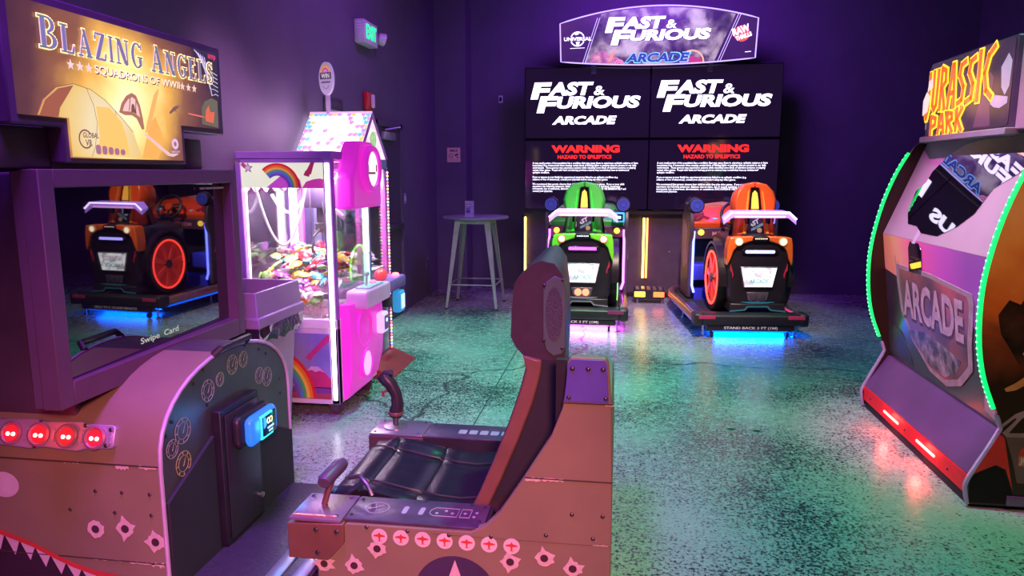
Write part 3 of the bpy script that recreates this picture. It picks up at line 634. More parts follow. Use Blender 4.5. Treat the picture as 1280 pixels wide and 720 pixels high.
# lower front: control shelf, lit red button, card reader, floor ramp
MB().rbox(hx1, hx1 + .17, hy0 + .06, hy1 - .06, .66, .76, .02).build('control_shelf', mat('shelf_purple', (.35, .10, .45), .35), t)
MB().lathe([(.03, 0), (.03, .012), (.022, .022), (0, .026)], (hx1 + .11, hy1 - .16, .76)).build('push_button', glow('button_red', (1, .10, .12), 6), t)
MB().ellip((hx1 + .07, hy0 + .22, .80), .05, .07, .05).build('red_dome', mat('dome_red', (.75, .05, .08), .3, emit=(1, .1, .1), es=.5), t)
rd = MB().rbox(hx1 + .10, hx1 + .17, hy1 - .24, hy1 - .10, .46, .64, .02, 3).build('card_reader', glow('reader_teal', (.03, .35, .75), .7), t)
MB().rbox(hx1 + .170, hx1 + .176, hy1 - .215, hy1 - .125, .49, .61, .0025, 1).build('reader_screen', glow('reader_face', (.55, .65, .95), 1.2), rd)
MB().rbox(hx1 + .0, hx1 + .11, hy1 - .22, hy1 - .12, .50, .60, .01).build('reader_bracket', dark_steel, t)
MB().fp(EAST(hx1 + .001, hy0, 0), [(.05, .12), (.58, .12), (.58, .50), (.45, .40), (.38, .50), (.28, .36), (.18, .46), (.05, .34)], 0, .003).build('front_artwork', mat('front_art_grey', (.28, .25, .36), .4, var=.4, scale=14), t)
MB().add([(hx1, hy0 + .06, .10), (hx1, hy1 + .05, .10), (hx1 + .20, hy1 + .05, .015), (hx1 + .20, hy0 + .06, .015), (hx1, hy0 + .06, .0), (hx1, hy1 + .05, .0), (hx1 + .20, hy1 + .05, .0), (hx1 + .20, hy0 + .06, .0)],
         [(0, 1, 2, 3), (4, 7, 6, 5), (0, 3, 7, 4), (1, 5, 6, 2), (3, 2, 6, 7), (0, 4, 5, 1)]).build('kick_ramp', mat('ramp_red', (.55, .03, .05), .35), t)
# tray of prizes
MB().box(hx0 + .03, hx1 - .025, hy0 + .03, hy1 - .03, .72, .82).build('prize_bed', mat('bed_white', (.7, .62, .7), .6), t)
lamp_in(t, 'house_top_light', ((hx0 + hx1) / 2, hm_, 1.60), (1, .75, .95), 24, .35, 'AREA', ((hx0 + hx1) / 2, hm_, 0), .4)
lamp_in(t, 'roof_spill', ((hx0 + hx1) / 2 - .05, hy0 - .12, 1.95), (1, .62, .92), 4, .12)
# round topper sign on a stalk above the ridge
wx, wy = -2.27, hm_
st = MB().rbox(wx - .018, wx + .018, wy - .012, wy + .012, zr - .01, 2.20, .006).build('topper_stalk', mat('stalk_lilac', (.60, .48, .72), .4), t)
ft = Fr((wx, wy - .02, 2.315), (0.94, -0.34, 0), (0, 0, 1))
tp = MB().fdisc(ft, 0, 0, .070, -.018, .006, 36, .125).build('topper_disc', mat('topper_lilac', (.60, .50, .72), .35, emit=(.7, .6, .9), es=.25), t)
for k, c in enumerate(((.9, .45, .12), (.85, .55, .25), (.85, .05, .35), (.9, .35, .75))):
    MB().fp(ft, [(math.cos(a) * (.055 - .009 * k), .03 + math.sin(a) * (.075 - .012 * k)) for a in [PI * q / 12 for q in range(13)]] + [(math.cos(a) * (.046 - .009 * k), .03 + math.sin(a) * (.063 - .012 * k)) for a in [PI * q / 12 for q in range(12, -1, -1)]], .006, .0075).build('topper_rainbow', mat('topper_r%d' % k, c, .4, emit=c, es=.4), tp)
MB().fp(ft, [(-.055, -.005), (.055, -.005), (.055, .045), (-.055, .045)], .006, .009).build('name_plate', mat('plate_grey', (.22, .20, .28), .4), tp)
MB().ftext(ft, 'WIN', -.040, .003, .080, .034, .0095, bold=.02).build('lettering', mat('topper_white', (.9, .85, .95), .4, emit=(.9, .85, .95), es=.5), tp)
MB().fp(ft, rrect(-.045, .045, -.035, -.022, .004), .006, .0075).fring(ft, 0, -.05, .026, .030, .006, .0075, 14, PI, 2 * PI).build('small_print', mat('topper_ink', (.35, .25, .50), .4), tp)
done()
rnd = random.Random(9)
hp_ = wrapper_mesh('candy_packet', mat('wrapper_pale', (.85, .70, .84), .25, var=.2, scale=40)); tag(hp_, 'pale wrapped candy packet behind the glass of the house-roofed crane machine', 'candy', 'pale candy packets in the house crane machine')
pr = [hp_, False]
for k in range(46):
    put(pr, (rnd.uniform(hx0 + .11, hx1 - .09), rnd.uniform(hy0 + .09, hy1 - .09), .845 + rnd.uniform(0, .11)), (rnd.uniform(-.8, .8), rnd.uniform(-.8, .8), rnd.uniform(0, 6.28)), rnd.uniform(.8, 1.1))

# ------------------------------------------------------------------ litter bin
bx0, bx1, by0, by1 = -2.41, -1.88, 3.50, 4.04
t = thing('litter_bin', 'square purple-lit plastic litter bin with a black bag between the cabinets', 'bin', ((bx0 + bx1) / 2, (by0 + by1) / 2, 0))
bmt = mat('bin_plastic', (0.33, 0.24, 0.40), 0.5, var=0.06)
def sq(i, z): return [(bx0 + i, by0 + i, z), (bx1 - i, by0 + i, z), (bx1 - i, by1 - i, z), (bx0 + i, by1 - i, z)]
MB().loft([sq(.075, 0), sq(.03, .74), sq(.045, .74), sq(.085, .02)]).build('bin_body', bmt, t, bevel=.006)
rings = []
rnd = random.Random(3)
for k, (off, z) in enumerate(((.035, .70), (.012, .68), (-.006, .72), (.0, .78), (.03, .80))):
    R = []
    for q_ in range(40):
        a = q_ / 40 * 4; sd = int(a); f_ = a - sd; C_ = sq(off + rnd.uniform(-.014, .014), z + rnd.uniform(-.02, .02)); p = Vector(C_[sd]).lerp(Vector(C_[(sd + 1) % 4]), f_); R.append(p)
    rings.append(R)
MB().loft(rings, cap=False).build('bin_bag', mat('bag_black', (.03, .022, .04), .18, var=.3, scale=30, bump=.6), t, ang=20)
MB().loft([sq(-.012, .775), sq(-.012, .83), sq(.0, .83), sq(.01, .965), sq(.028, .965), sq(.04, .80), sq(.03, .775)]).build('bin_rim', mat('bin_rim', (0.30, 0.22, 0.37), 0.45, var=.06), t, bevel=.005)
done()

# ------------------------------------------------------------------ sit-down flight game cabinet
t = thing('flight_game_cabinet', 'sit-down fighter plane arcade cabinet with olive fuselage, lit marquee and black seat', 'arcade machine', (-1.2, 2.72, 0))
olive = mat('olive_paint', (0.235, 0.185, 0.10), 0.5, var=0.12, scale=3.5, bump=0.02)
edge_w = mat('edge_lilac', (0.55, 0.42, 0.52), 0.4)
cowl_dk = mat('cowl_dark', (0.075, 0.068, 0.06), 0.5)
panel_dk = mat('panel_charcoal', (0.055, 0.058, 0.055), 0.38, var=0.3, scale=6)
cab_m = mat('cabinet_plum', (0.075, 0.045, 0.085), 0.45)
YC = 2.725; HWD = 0.505
def arch(hw=HWD, ztop=0.88, zs=0.55, n=20, z0=0.06):
    P = [(YC - hw, z0)]
    for k in range(n + 1):
        a = PI * k / n; P.append((YC - hw * math.cos(a), zs + (ztop - zs) * max(0, math.sin(a)) ** .8))
    return P + [(YC + hw, z0)]
XA = -1.60
# cabinet column behind the screen
MB().box(-2.43, -1.945, 2.27, 3.12, 0.0, 1.60).build('cabinet_column', cab_m, t, bevel=.01)
# fuselage in skin panels along its length
A = arch()
def skin(x0, x1, i0, i1, nm, m, grow=0.0):
    ring = []
    for x in (x0, x1):
        P = [(YC + (y - YC) * (1 + grow), z + grow * .3) for y, z in A[i0:i1 + 1]]
        Q = [(YC + (y - YC) * .972, z - .012) for y, z in A[i0:i1 + 1]]
        ring.append([(x, y, z) for y, z in P + Q[::-1]])
    return MB().loft(ring).build(nm, m, t, ang=30)
nA = len(A) - 1
S1 = 3
skin(-2.42, XA, 0, 1, 'side_skin', olive); skin(-2.42, XA, 1, 10, 'upper_skin', olive)
skin(-2.42, XA, 10, nA - 1, 'upper_skin', cowl_dk); skin(-2.42, XA, nA - 1, nA, 'side_skin', olive)
# instrument bulkhead facing the seat
bh = MB().prism(arch(HWD - .012, .868, .55), 'x', XA - .03, XA + .004).build('bulkhead', panel_dk, t)
E_ = A
MB().tube([(XA + .005, y, z) for y, z in A], 0.008, 6).build('edge_trim', edge_w, bh)
# black lower legroom boards
MB().prism([(YC - HWD + .01, .06), (YC - HWD + .01, .42), (YC - .18, .56), (YC - .18, .06)], 'x', XA + .004, XA + .02).build('kick_board', black_matte, bh, bevel=.003)
MB().prism([(YC + HWD - .01, .06), (YC + HWD - .01, .34), (YC + .16, .50), (YC + .16, .06)], 'x', XA + .004, XA + .02).build('kick_board', black_matte, bh, bevel=.003)
dr = MB().box(XA + .004, XA + .045, 2.555, 2.865, .08, .655).build('service_door', black_plastic, bh, bevel=.006)
MB().rbox(XA + .045, XA + .052, 2.58, 2.84, .10, .63, .003).build('door_panel', mat('door_charcoal', (.03, .03, .032), .35), dr)
MB().lathe([(.012, 0), (.012, .008), (.006, .012)], (XA + .052, 2.83, .18), (1, 0, 0)).build('door_lock', steel, dr)
# card reader
rd = MB().rbox(XA + .052, XA + .10, 2.60, 2.86, .475, .615, .03, 3).build('card_reader', black_plastic, bh)
MB().rbox(XA + .10, XA + .145, 2.615, 2.845, .482, .608, .028, 3).build('reader_glow', glow('reader_blue', (.015, .20, 1.0), 1.0), rd)
MB().fring(EAST(XA + .146, 2.73, .545), 0, 0, .060, .070, -.01, .004, 4, PI / 4, 2 * PI + PI / 4).build('reader_rim', glow('reader_cyan', (.04, .85, .65), 1.1), rd)
MB().rbox(XA + .140, XA + .150, 2.70, 2.815, .497, .593, .006).build('reader_screen', black_gloss, rd)
fe = EAST(XA + .151, 2.70, .497)
MB().fring(fe, .04, .065, .008, .014, 0, .0008, 14).fring(fe, .062, .065, .008, .014, 0, .0008, 14).build('reader_icon', glow('reader_yellow', (.9, .75, .15), 1.2), rd)
MB().fp(fe, rrect(.03, .085, .030, .038, .002), 0, .0008).fp(fe, rrect(.04, .075, .015, .022, .002), 0, .0008).build('reader_text', glow('reader_white', (.7, .75, .9), .7), rd)
lamp_in(rd, 'reader_lamp', (XA + .19, 2.73, .55), (.05, .35, 1), 1.6, .04)
# engraved gauges and screws on the bulkhead
fe = EAST(XA + .005, YC, 0)
gauge_m = mat('gauge_line', (.30, .34, .26), .5); gauge_y = mat('gauge_yellow', (.42, .42, .14), .5)
for a, b, r, m in ((-.36, .645, .05, gauge_m), (-.37, .52, .048, gauge_y), (-.43, .60, .036, gauge_m), (-.18, .745, .045, gauge_m), (-.09, .765, .03, gauge_m), (.01, .80, .042, gauge_m), (.10, .80, .036, gauge_m), (.23, .69, .038, gauge_m), (.30, .665, .045, gauge_m)):
    g = MB().fring(fe, a, b, r - .003, r, 0, .0015).fring(fe, a, b, r * .62, r * .66, 0, .0012)
    for k in range(8):
        q_ = k * PI / 4; g.fp(fe, [(a + math.cos(q_ + d_) * rr, b + math.sin(q_ + d_) * rr) for d_, rr in ((-.06, r * .72), (.06, r * .72), (.06, r * .92), (-.06, r * .92))], 0, .0012)
    g.fp(fe, [(a - .003, b - r * .2), (a + .003, b - r * .2), (a + r * .35, b + r * .5)], 0, .0012)
    g.build('gauge', m, bh, smooth=False)
def screw(fr_, a, b, host, r=.007, m=screw_mat, nm='screw'):
    return MB().lathe([(r, 0), (r, .002), (r * .6, .0045), (0, .005)], fr_.p(a, b, 0), fr_.n, n=10).build(nm, m, host)
for a, b in ((-.46, .66), (-.42, .70), (-.27, .80), (-.20, .835), (.12, .855), (.24, .81), (.30, .775), (.42, .62), (.42, .55), (-.19, .69), (-.19, .45)):
    screw(fe, a, b, bh)
MB().tube([(XA + .005, 2.60, .875), (XA + .03, 2.61, .90), (XA + .03, 2.84, .90), (XA + .005, 2.85, .872)], .014, 8).build('grab_handle', black_plastic, bh)
# near side of the fuselage: seams, exhaust light strip, screws, bullet-hole decals, eye and shark mouth
ys = YC - HWD
fs = FRONT(0, ys - .0005, 0)
seam_m = mat('seam_dark', (.05, .035, .025), .7); chip_m = mat('chipped_paint', (.66, .50, .44), .55, var=.1, scale=60)
MB().box(-2.42, XA, ys - .002, ys + .003, .558, .563).build('panel_seam', seam_m, t)
MB().box(-2.42, XA, ys - .002, ys + .003, .185, .189).build('panel_seam', seam_m, t)
rc = random.Random(5)
def chip(fr_, a, b, w_, h_, host, nm='paint_chip'):
    P = [(a + w_ * k / 7, b - h_ * (.15 + .5 * rc.random()) * (1 if k % 2 else .5)) for k in range(8)] + [(a + w_ * k / 7, b + h_ * (.1 + .5 * rc.random())) for k in range(7, -1, -1)]
    return MB().fp(fr_, P, 0, .001).build(nm, chip_m, host, smooth=False)
for a, b, w_, h_ in ((-1.77, .553, .05, .018), (-1.68, .556, .07, .014), (-1.98, .560, .06, .008), (-1.75, .184, .10, .010), (-1.66, .182, .05, .02), (-1.90, .186, .12, .006)):
    chip(fs, a, b, w_, h_, t)
def bullet_hole(fr_, a, b, r, host):
    P = []
    for k in range(18):
        q_ = k * PI / 9; rr = r * (.95 + .22 * rc.random() + (.65 * rc.random() if k % 4 == 1 else 0)); P.append((a + rr * math.cos(q_), b + rr * math.sin(q_)))
    h = MB().fp(fr_, P, 0, .001).build('bullet_hole_decal', chip_m, host, smooth=False)
    MB().fdisc(fr_, a, b, r * .52, .001, .0016, 16).build('hole_center', mat('hole_dark', (.05, .02, .02), .8), h)
for a, b in ((-1.875, .305), (-1.755, .315), (-1.638, .272)): bullet_hole(fs, a, b, .030, t)
for a, b in ((-1.86, .455), (-1.755, .455), (-1.645, .455), (-1.645, .375), (-1.79, .375), (-1.97, .375)): screw(fs, a, b, t)
MB().fdisc(fs, -2.235, .455, .062, 0, .0012, 24, .05).build('eye_decal', mat('eye_white', (.60, .50, .52), .45), t)
# exhaust strip on the shoulder
tt = 14.5 / 180 * PI
fx = Fr((-1.765, ys + .012, .655), (1, 0, 0), (0, .34, .94))
pl = MB().fp(fx, [(-.62, -.045), (-.50, -.052), (-.46, -.044), (-.33, -.052), (-.28, -.044), (-.14, -.052), (-.10, -.040), (-.01, -.036), (0, -.028), (0, .038), (-.012, .046), (-.10, .046), (-.14, .054), (-.28, .046), (-.33, .054), (-.46, .046), (-.50, .054), (-.62, .046)], -.01, .014).build('exhaust_plate', mat('exhaust_silver', (.46, .34, .42), .35, .4), t, bevel=.004)
for k in range(4):
    a = -.072 - k * .112
    o = MB().lathe([(.040, 0), (.044, .012), (.036, .016), (.030, .008), (.0, .008)], fx.p(a, 0, .012), fx.n, n=24).build('lamp_cup', mat('cup_pink', (.40, .16, .20), .35, .3), pl)
    MB().fdisc(fx, a, 0, .030, .0205, .0225, 24).build('lamp_lens', glow('lens_red', (.85, .01, .02), .65), o)
    for q_ in (-.011, .011): MB().fdisc(fx, a + q_, -.004, .007, .0225, .025, 10).build('lamp_diode', glow('diode_white', (1, .55, .45), 8), o)
    MB().fp(fx, rrect(a + .048, a + .062, -.022, .022, .005), .014, .020).build('divider_rib', mat('exhaust_silver', (.46, .34, .42)), pl)
for a, b in ((-.018, .030), (-.028, -.026), (-.12, .040), (-.31, -.042), (-.30, .042)): screw(fx, a, b, pl, .008).location = fx.n * .014
lamp_in(pl, 'exhaust_lamp', fx.p(-.25, 0, .10), (1, .05, .05), .45, .05)
# shark mouth
lip = [(-2.42, .30), (-2.28, .262), (-2.15, .222), (-2.05, .178), (-1.98, .150), (-1.90, .128), (-1.80, .115), (-1.72, .110)]
MB().fp(fs, [(x, z) for x, z in lip] + [(-1.72, .062), (-2.42, .062)], 0, .0008).build('mouth_decal', mat('mouth_black', (.03, .012, .014), .5), t)
MB().fp(fs, [(x, z + .014) for x, z in lip] + [(x, z - .006) for x, z in lip[::-1]], .0008, .0018).build('lip_decal', mat('lip_red', (.55, .05, .03), .45), t)
for k in range(11):
    x = -2.38 + k * .062
    def lz(xx):
        for (xa, za), (xb, zb) in zip(lip, lip[1:]):
            if xa <= xx <= xb: return za + (zb - za) * (xx - xa) / (xb - xa)
        return .11
    h_ = .075 - .0028 * k
    MB().fp(fs, [(x, lz(x) - .004), (x + .058, lz(x + .058) - .004), (x + .036, max(.066, lz(x + .03) - h_))], .0008, .0014).build('tooth_decal', mat('tooth_white', (.62, .50, .52), .45), t, smooth=False)
# platform between nose and seat
MB().box(XA - .1, -1.0, 2.25, 3.20, 0.0, .06).build('platform', black_matte, t, bevel=.004)
MB().rbox(XA + .02, -1.13, 2.26, 3.19, .06, .075, .004).build('rubber_mat', mat('mat_purple_black', (.045, .03, .05), .4, bump=.3, scale=60), t)
for x in (-1.27, -1.17): MB().rbox(x - .03, x + .03, 2.24, 3.2, .072, .086, .004).build('metal_sill', mat('sill_metal', (.40, .38, .42), .35, .7), t)
# monitor
XS = -1.84; my0, my1, mz0, mz1 = 2.08, 3.30, .805, 1.61
bez = mat('bezel_plum', (.115, .065, .095), .42, var=.05)
def fring_box(ox0, ox1, y0, y1, z0, z1, t0, t1, t2, t3):
    return MB().box(ox0, ox1, y0, y0 + t0, z0, z1).box(ox0, ox1, y1 - t1, y1, z0, z1).box(ox0, ox1, y0 + t0, y1 - t1, z0, z0 + t2).box(ox0, ox1, y0 + t0, y1 - t1, z1 - t3, z1)
mo = fring_box(XS - .07, XS, my0, my1, mz0, mz1, .065, .055, .085, .062).build('monitor_bezel', bez, t, bevel=.004)
MB().box(XS - .105, XS - .066, my0 + .002, my1 - .002, mz0 + .002, mz1 - .002).build('monitor_case', bez, t, bevel=.005)
scr = mat('screen_black_glass', (.006, .005, .008), .02, var=.1, spec=1.0, coat=1.0, coat_rough=.012, coat_ior=1.9)
tl = .008; yo = .017
MB().add([(XS - .033 + yo - tl * .37, my0 + .063, mz0 + .083), (XS - .033 - yo - tl * .37, my1 - .053, mz0 + .083), (XS - .033 - yo + tl * .33, my1 - .053, mz1 - .06), (XS - .033 + yo + tl * .33, my0 + .063, mz1 - .06),
          (XS - .064, my0 + .063, mz0 + .083), (XS - .064, my1 - .053, mz0 + .083), (XS - .064, my1 - .053, mz1 - .06), (XS - .064, my0 + .063, mz1 - .06)], [(0, 1, 2, 3), (4, 7, 6, 5), (0, 3, 7, 4), (1, 5, 6, 2), (3, 2, 6, 7), (0, 4, 5, 1)]).build('screen', scr, mo, smooth=False)
gA, gB, gC = Vector((XS - .033 + yo - tl * .37, my0 + .063, mz0 + .083)), Vector((XS - .033 - yo - tl * .37, my1 - .053, mz0 + .083)), Vector((XS - .033 + yo + tl * .33, my0 + .063, mz1 - .06))
fgl = Fr(gA, gB - gA, gC - gA); fm = EAST(XS - .036, 2.0, 0)
MB().ftext(fgl, 'Swipe  Card', .405, .026, .262, .032, .0012, bold=.012).build('screen_lettering', glow('swipe_text', (.34, .40, .30), 1.1), mo)
for a_, w_ in ((1.03, .03), (1.075, .045), (1.13, .09)): MB().fp(fm, [(a_, 1.522), (a_ + w_, 1.522), (a_ + w_, 1.531), (a_, 1.531)], .006, .012).build('bezel_sticker', mat('sticker_pale', (.6, .55, .62), .5), mo)  # plain bars added in place of small unreadable screen text
# speaker boxes beside the marquee stem
for y0, y1, x0 in ((1.93, 2.20, -2.20), (2.95, 3.10, -2.05)):
    MB().rbox(x0, XS - .05, y0, y1, 1.612, 1.745, .008).build('speaker_box', mat('speaker_plum', (.05, .03, .05), .45), t)
MB().box(-2.10, XS - .05, 2.20, 2.95, 1.60, 1.63).build('marquee_shelf', black_plastic, t)
# marquee
XM = XS + .0; mq = EAST(XM, 2.0, 1.63)
out = [(0, .118), (.21, .118), (.21, 0), (.90, 0), (.90, .14), (1.22, .14), (1.22, .53), (0, .53)]
inn = [(.03, .148), (.235, .148), (.235, .018), (.872, .018), (.872, .165), (1.175, .165), (1.175, .50), (.03, .50)]
mk = MB().fp(mq, out, -.08, -.004).build('marquee_box', mat('marquee_frame', (.10, .055, .11), .35), t, bevel=.006)
bgm = print_mat('sky_fire', [(0.20, (.035, .012, .035)), (0.36, (.10, .035, .045)), (0.48, (.26, .10, .055)), (0.59, (.80, .42, .08)), (0.70, (1.0, .80, .28)), (0.84, (1.0, .93, .60))], 3.4, es=1.15, detail=6, dist=.3, center=(XM + 1.2, 2.53 - 2.72, 1.83), radius=.68, glowmix=.66)
lm = MB().fp(mq, inn, -.006, .002).build('marquee_panel', bgm, mk)
def pl_(poly, d, m, nm, host=lm): return MB().fp(mq, poly, d, d + .0008).build(nm, m, host)
gm = lambda n_, c, e=.75: mat(n_, c, .4, var=.06, emit=c, es=e)
def ell(cx, cy, rx, ry, a0=0, a1=2 * PI, n=28): return [(cx + rx * math.cos(a0 + (a1 - a0) * k / n), cy + ry * math.sin(a0 + (a1 - a0) * k / n)) for k in range(n + 1)]
# printed plane: round cowl, nose, canopy, propeller arm, wing
pl_([(.10, .15), (.13, .20), (.19, .245), (.27, .265), (.35, .255), (.42, .225), (.50, .17), (.56, .12), (.60, .03), (.60, .022), (.238, .022), (.238, .15)], .002, print_mat('cowl_print', [(.2, (.30, .12, .05)), (.42, (.75, .42, .10)), (.58, (.96, .70, .22)), (.75, (1, .86, .45))], 3.0, es=.85, center=(XM + 1.2, 2.40 - 2.72, 1.74), radius=.45, glowmix=.7), 'printed_plane')
cl_ = gm('line_brown', (.22, .08, .03), .25)
MB().ftube(mq, [(.10, .15), (.13, .20), (.19, .245), (.27, .265), (.35, .255), (.42, .225), (.50, .17), (.56, .12)], .0026, .0011, 5).ftube(mq, [(.33, .258), (.36, .20), (.37, .14), (.35, .06), (.33, .024)], .0026, .0009, 5).ftube(mq, [(.47, .19), (.475, .12), (.45, .06)], .0026, .0009, 5).build('printed_lines', cl_, lm)
pl_([(.11, .15), (.14, .20), (.20, .242), (.27, .260), (.24, .225), (.20, .18), (.19, .15)], .0026, gm('cowl_shade', (.42, .18, .05), .5), 'printed_shade')
pl_([(.37, .20), (.44, .20), (.50, .15), (.52, .10), (.53, .03), (.36, .03), (.375, .10)], .0026, gm('cowl_gold', (.92, .60, .10), .9), 'printed_shade')
for k in range(5): MB().fp(mq, rrect(.350 + k * .032, .376 + k * .032, .032, .066 - .003 * k, .010), .0034, .0040).build('printed_exhaust', gm('exhaust_print', (.50, .34, .22), .4), lm)
# canopy: framed hood with the seated figure inside
MB().fp(mq, [(.488, .188), (.505, .222), (.535, .252), (.568, .266), (.592, .258), (.610, .225), (.622, .175), (.626, .135), (.612, .132), (.600, .150), (.585, .172), (.560, .182), (.520, .180)], .0034, .0040).build('printed_canopy', gm('canopy_tan', (.50, .27, .10), .55), lm)
MB().fp(mq, [(.508, .194), (.522, .218), (.545, .240), (.568, .250), (.584, .243), (.597, .218), (.606, .178), (.590, .186), (.560, .196)], .0040, .0044).build('printed_canopy_glass', gm('canopy_cream', (.85, .66, .36), .8), lm)
MB().ftube(mq, [(.545, .198), (.555, .246)], .0044, .0016, 5).ftube(mq, [(.580, .190), (.588, .240)], .0044, .0016, 5).build('printed_hood_frame', cl_, lm)
MB().fp(mq, [(.556, .196), (.558, .212), (.563, .224), (.571, .226), (.577, .218), (.578, .206), (.584, .200), (.586, .190)], .0044, .0050).build('printed_figure', gm('figure_umber', (.34, .17, .07), .4), lm)
MB().fp(mq, [(.63, .12), (.66, .13), (.735, .29), (.73, .30), (.70, .27), (.645, .16)], .003, .0036).build('printed_wing', gm('wing_yellow', (.85, .52, .10), .8), lm)
MB().fp(mq, [(.615, .115), (.64, .115), (.78, .045), (.84, .045), (.80, .032), (.765, .036)], .004, .0046).build('printed_tail', gm('tail_cream', (.78, .62, .42), .8), lm)
MB().fp(mq, [(.56, .022), (.60, .022), (.66, .15), (.70, .19), (.74, .12), (.72, .05), (.70, .022)], .0025, .003).build('printed_wing', gm('wing_orange', (.88, .48, .07), .85), lm)
MB().fp(mq, [(.80, .205), (.86, .235), (.87, .25), (.86, .245), (.83, .238), (.795, .212)], .003, .0036).fp(mq, [(.82, .235), (.845, .215), (.84, .23)], .003, .0036).build('printed_far_plane', gm('far_plane', (.30, .16, .10), .5), lm)
MB().fp(mq, [(.93, .215), (1.10, .205), (1.10, .212), (.93, .22)], .003, .0036).build('printed_tracer', gm('tracer_red', (.85, .20, .12), .8), lm)
MB().fp(mq, [(1.03, .18), (1.16, .17), (1.165, .29), (1.12, .30), (1.06, .28), (1.035, .25)], .003, .0036).build('printed_target', gm('target_green', (.20, .22, .10), .5), lm)
MB().fp(mq, [(1.06, .195), (1.12, .19), (1.135, .24), (1.10, .235), (1.09, .265), (1.065, .24)], .0036, .0042).build('printed_flame', gm('flame_red', (.80, .16, .06), .8), lm)
# printed logos
lg = gm('logo_brown', (.28, .15, .08), .35)
MB().fring(mq, .305, .083, .028, .033, .003, .0036, 20, .6, 5.6).ftext(mq, 'GLOBAL', .292, .088, .078, .018, .0038, bold=.02, shear=.1).ftext(mq, 'VR', .302, .060, .034, .022, .0038, bold=.02).build('printed_logo', lg, lm)
MB().fring(mq, .82, .085, .010, .022, .003, .0036, 20).ftext(mq, 'UBISOFT', .79, .048, .06, .010, .0036, bold=.01).build('printed_logo', gm('logo_lilac', (.72, .58, .62), .8), lm)
# title in a slab-serif face: every glyph is a few polygons in a unit box
def qd(x0, y0, x1, y1): return [(x0, y0), (x1, y0), (x1, y1), (x0, y1)]
def bow(cx, cy, rx, ry, tx_, ty_, a0, a1, n=10):
    o_ = [(cx + rx * math.cos(a0 + (a1 - a0) * k / n), cy + ry * math.sin(a0 + (a1 - a0) * k / n)) for k in range(n + 1)]
    i_ = [(cx + (rx - tx_) * math.cos(a0 + (a1 - a0) * k / n), cy + (ry - ty_) * math.sin(a0 + (a1 - a0) * k / n)) for k in range(n + 1)]
    return o_ + i_[::-1]
H2 = PI / 2
GLY = {'B': [qd(.14, 0, .38, 1), qd(.02, 0, .5, .07), qd(.02, .93, .5, 1), bow(.46, .75, .42, .25, .22, .07, -H2, H2), bow(.46, .26, .50, .26, .24, .07, -H2, H2)],
 'L': [qd(.16, 0, .40, 1), qd(.02, .93, .54, 1), qd(.02, 0, .9, .07), [(.74, .05), (.9, .05), (.96, .32), (.90, .32)]],
 'A': [[(.14, .05), (.22, .05), (.54, .98), (.47, 1)], [(.38, 1), (.56, 1), (.90, .05), (.66, .05)], qd(.28, .28, .72, .35), qd(.02, 0, .36, .07), qd(.56, 0, 1.0, .07)],
 'Z': [qd(.08, .93, .94, 1), qd(.04, 0, .94, .07), [(.06, .06), (.34, .06), (.92, .94), (.64, .94)], [(.08, .95), (.20, .95), (.12, .72), (.05, .72)], [(.80, .05), (.93, .05), (.97, .30), (.91, .30)]],
 'I': [qd(.30, 0, .70, 1), qd(.04, 0, .96, .07), qd(.04, .93, .96, 1)],
 'N': [qd(.14, 0, .22, .98), [(.08, 1), (.36, 1), (.88, .0), (.66, 0)], qd(.80, 0, .88, 1), qd(.0, 0, .36, .07), qd(.66, .93, 1.0, 1), qd(.0, .93, .30, 1)],
 'G': [bow(.52, .5, .48, .52, .24, .08, .75, 2 * PI - .95, 18), qd(.68, .08, .88, .46), qd(.54, .40, 1.0, .47), [(.82, .72), (.90, .72), (.90, 1.0), (.84, 1.0)]],
 'E': [qd(.16, 0, .40, 1), qd(.02, .93, .88, 1), qd(.02, 0, .9, .07), qd(.38, .47, .66, .54), [(.76, .95), (.88, .95), (.90, .72), (.85, .72)], [(.76, .05), (.90, .05), (.96, .30), (.90, .30)], qd(.62, .36, .68, .64)],
 'S': [bow(.48, .735, .40, .265, .20, .08, .45, 3 * H2 - .25, 14), bow(.50, .265, .42, .265, .20, .08, -PI + .45 , H2 + .25, 14), [(.20, .60), (.40, .66), (.84, .36), (.64, .32)], qd(.80, .72, .86, .98), qd(.08, .02, .14, .28)]}
ol = gm('title_outline', (.95, .80, .48), .6); ti = gm('title_slate', (.22, .27, .28), .55)
WORD = []; xx = .128
for ch, w_, big in (('B', .088, 1), ('L', .074, 0), ('A', .078, 0), ('Z', .068, 0), ('I', .036, 0), ('N', .080, 0), ('G', .076, 0), (' ', .036, 0), ('A', .086, 1), ('N', .080, 0), ('G', .076, 0), ('E', .068, 0), ('L', .066, 0), ('S', .062, 0)):
    if ch != ' ': WORD.append((ch, xx, w_, .362, .102 if big else .092))
    xx += w_ + .003
qos, qis = [MB(), MB()], [MB(), MB()]
for n_, (ch, x0, w_, y0, h_) in enumerate(WORD):
    qo, qi = qos[n_ > 6], qis[n_ > 6]
    for P in GLY[ch]:
        R = [(x0 + .004 + a * (w_ - .008), y0 + b * h_) for a, b in P]
        qi.fp(mq, R, .0085, .0092)
        for k in range(len(R)):
            A_, B_ = Vector(R[k]), Vector(R[(k + 1) % len(R)]); q_ = B_ - A_
            if q_.length < 1e-5: continue
            q_.normalize(); nn = Vector((-q_.y, q_.x)) * .0032; A_ = A_ - q_ * .0036; B_ = B_ + q_ * .0036
            qo.fp(mq, [tuple(A_ - nn), tuple(B_ - nn), tuple(B_ + nn), tuple(A_ + nn)], .0072, .0080)
for n_ in (0, 1): qos[n_].build('title_outline', ol, lm, smooth=False); qis[n_].build('title_lettering', ti, lm, smooth=False)
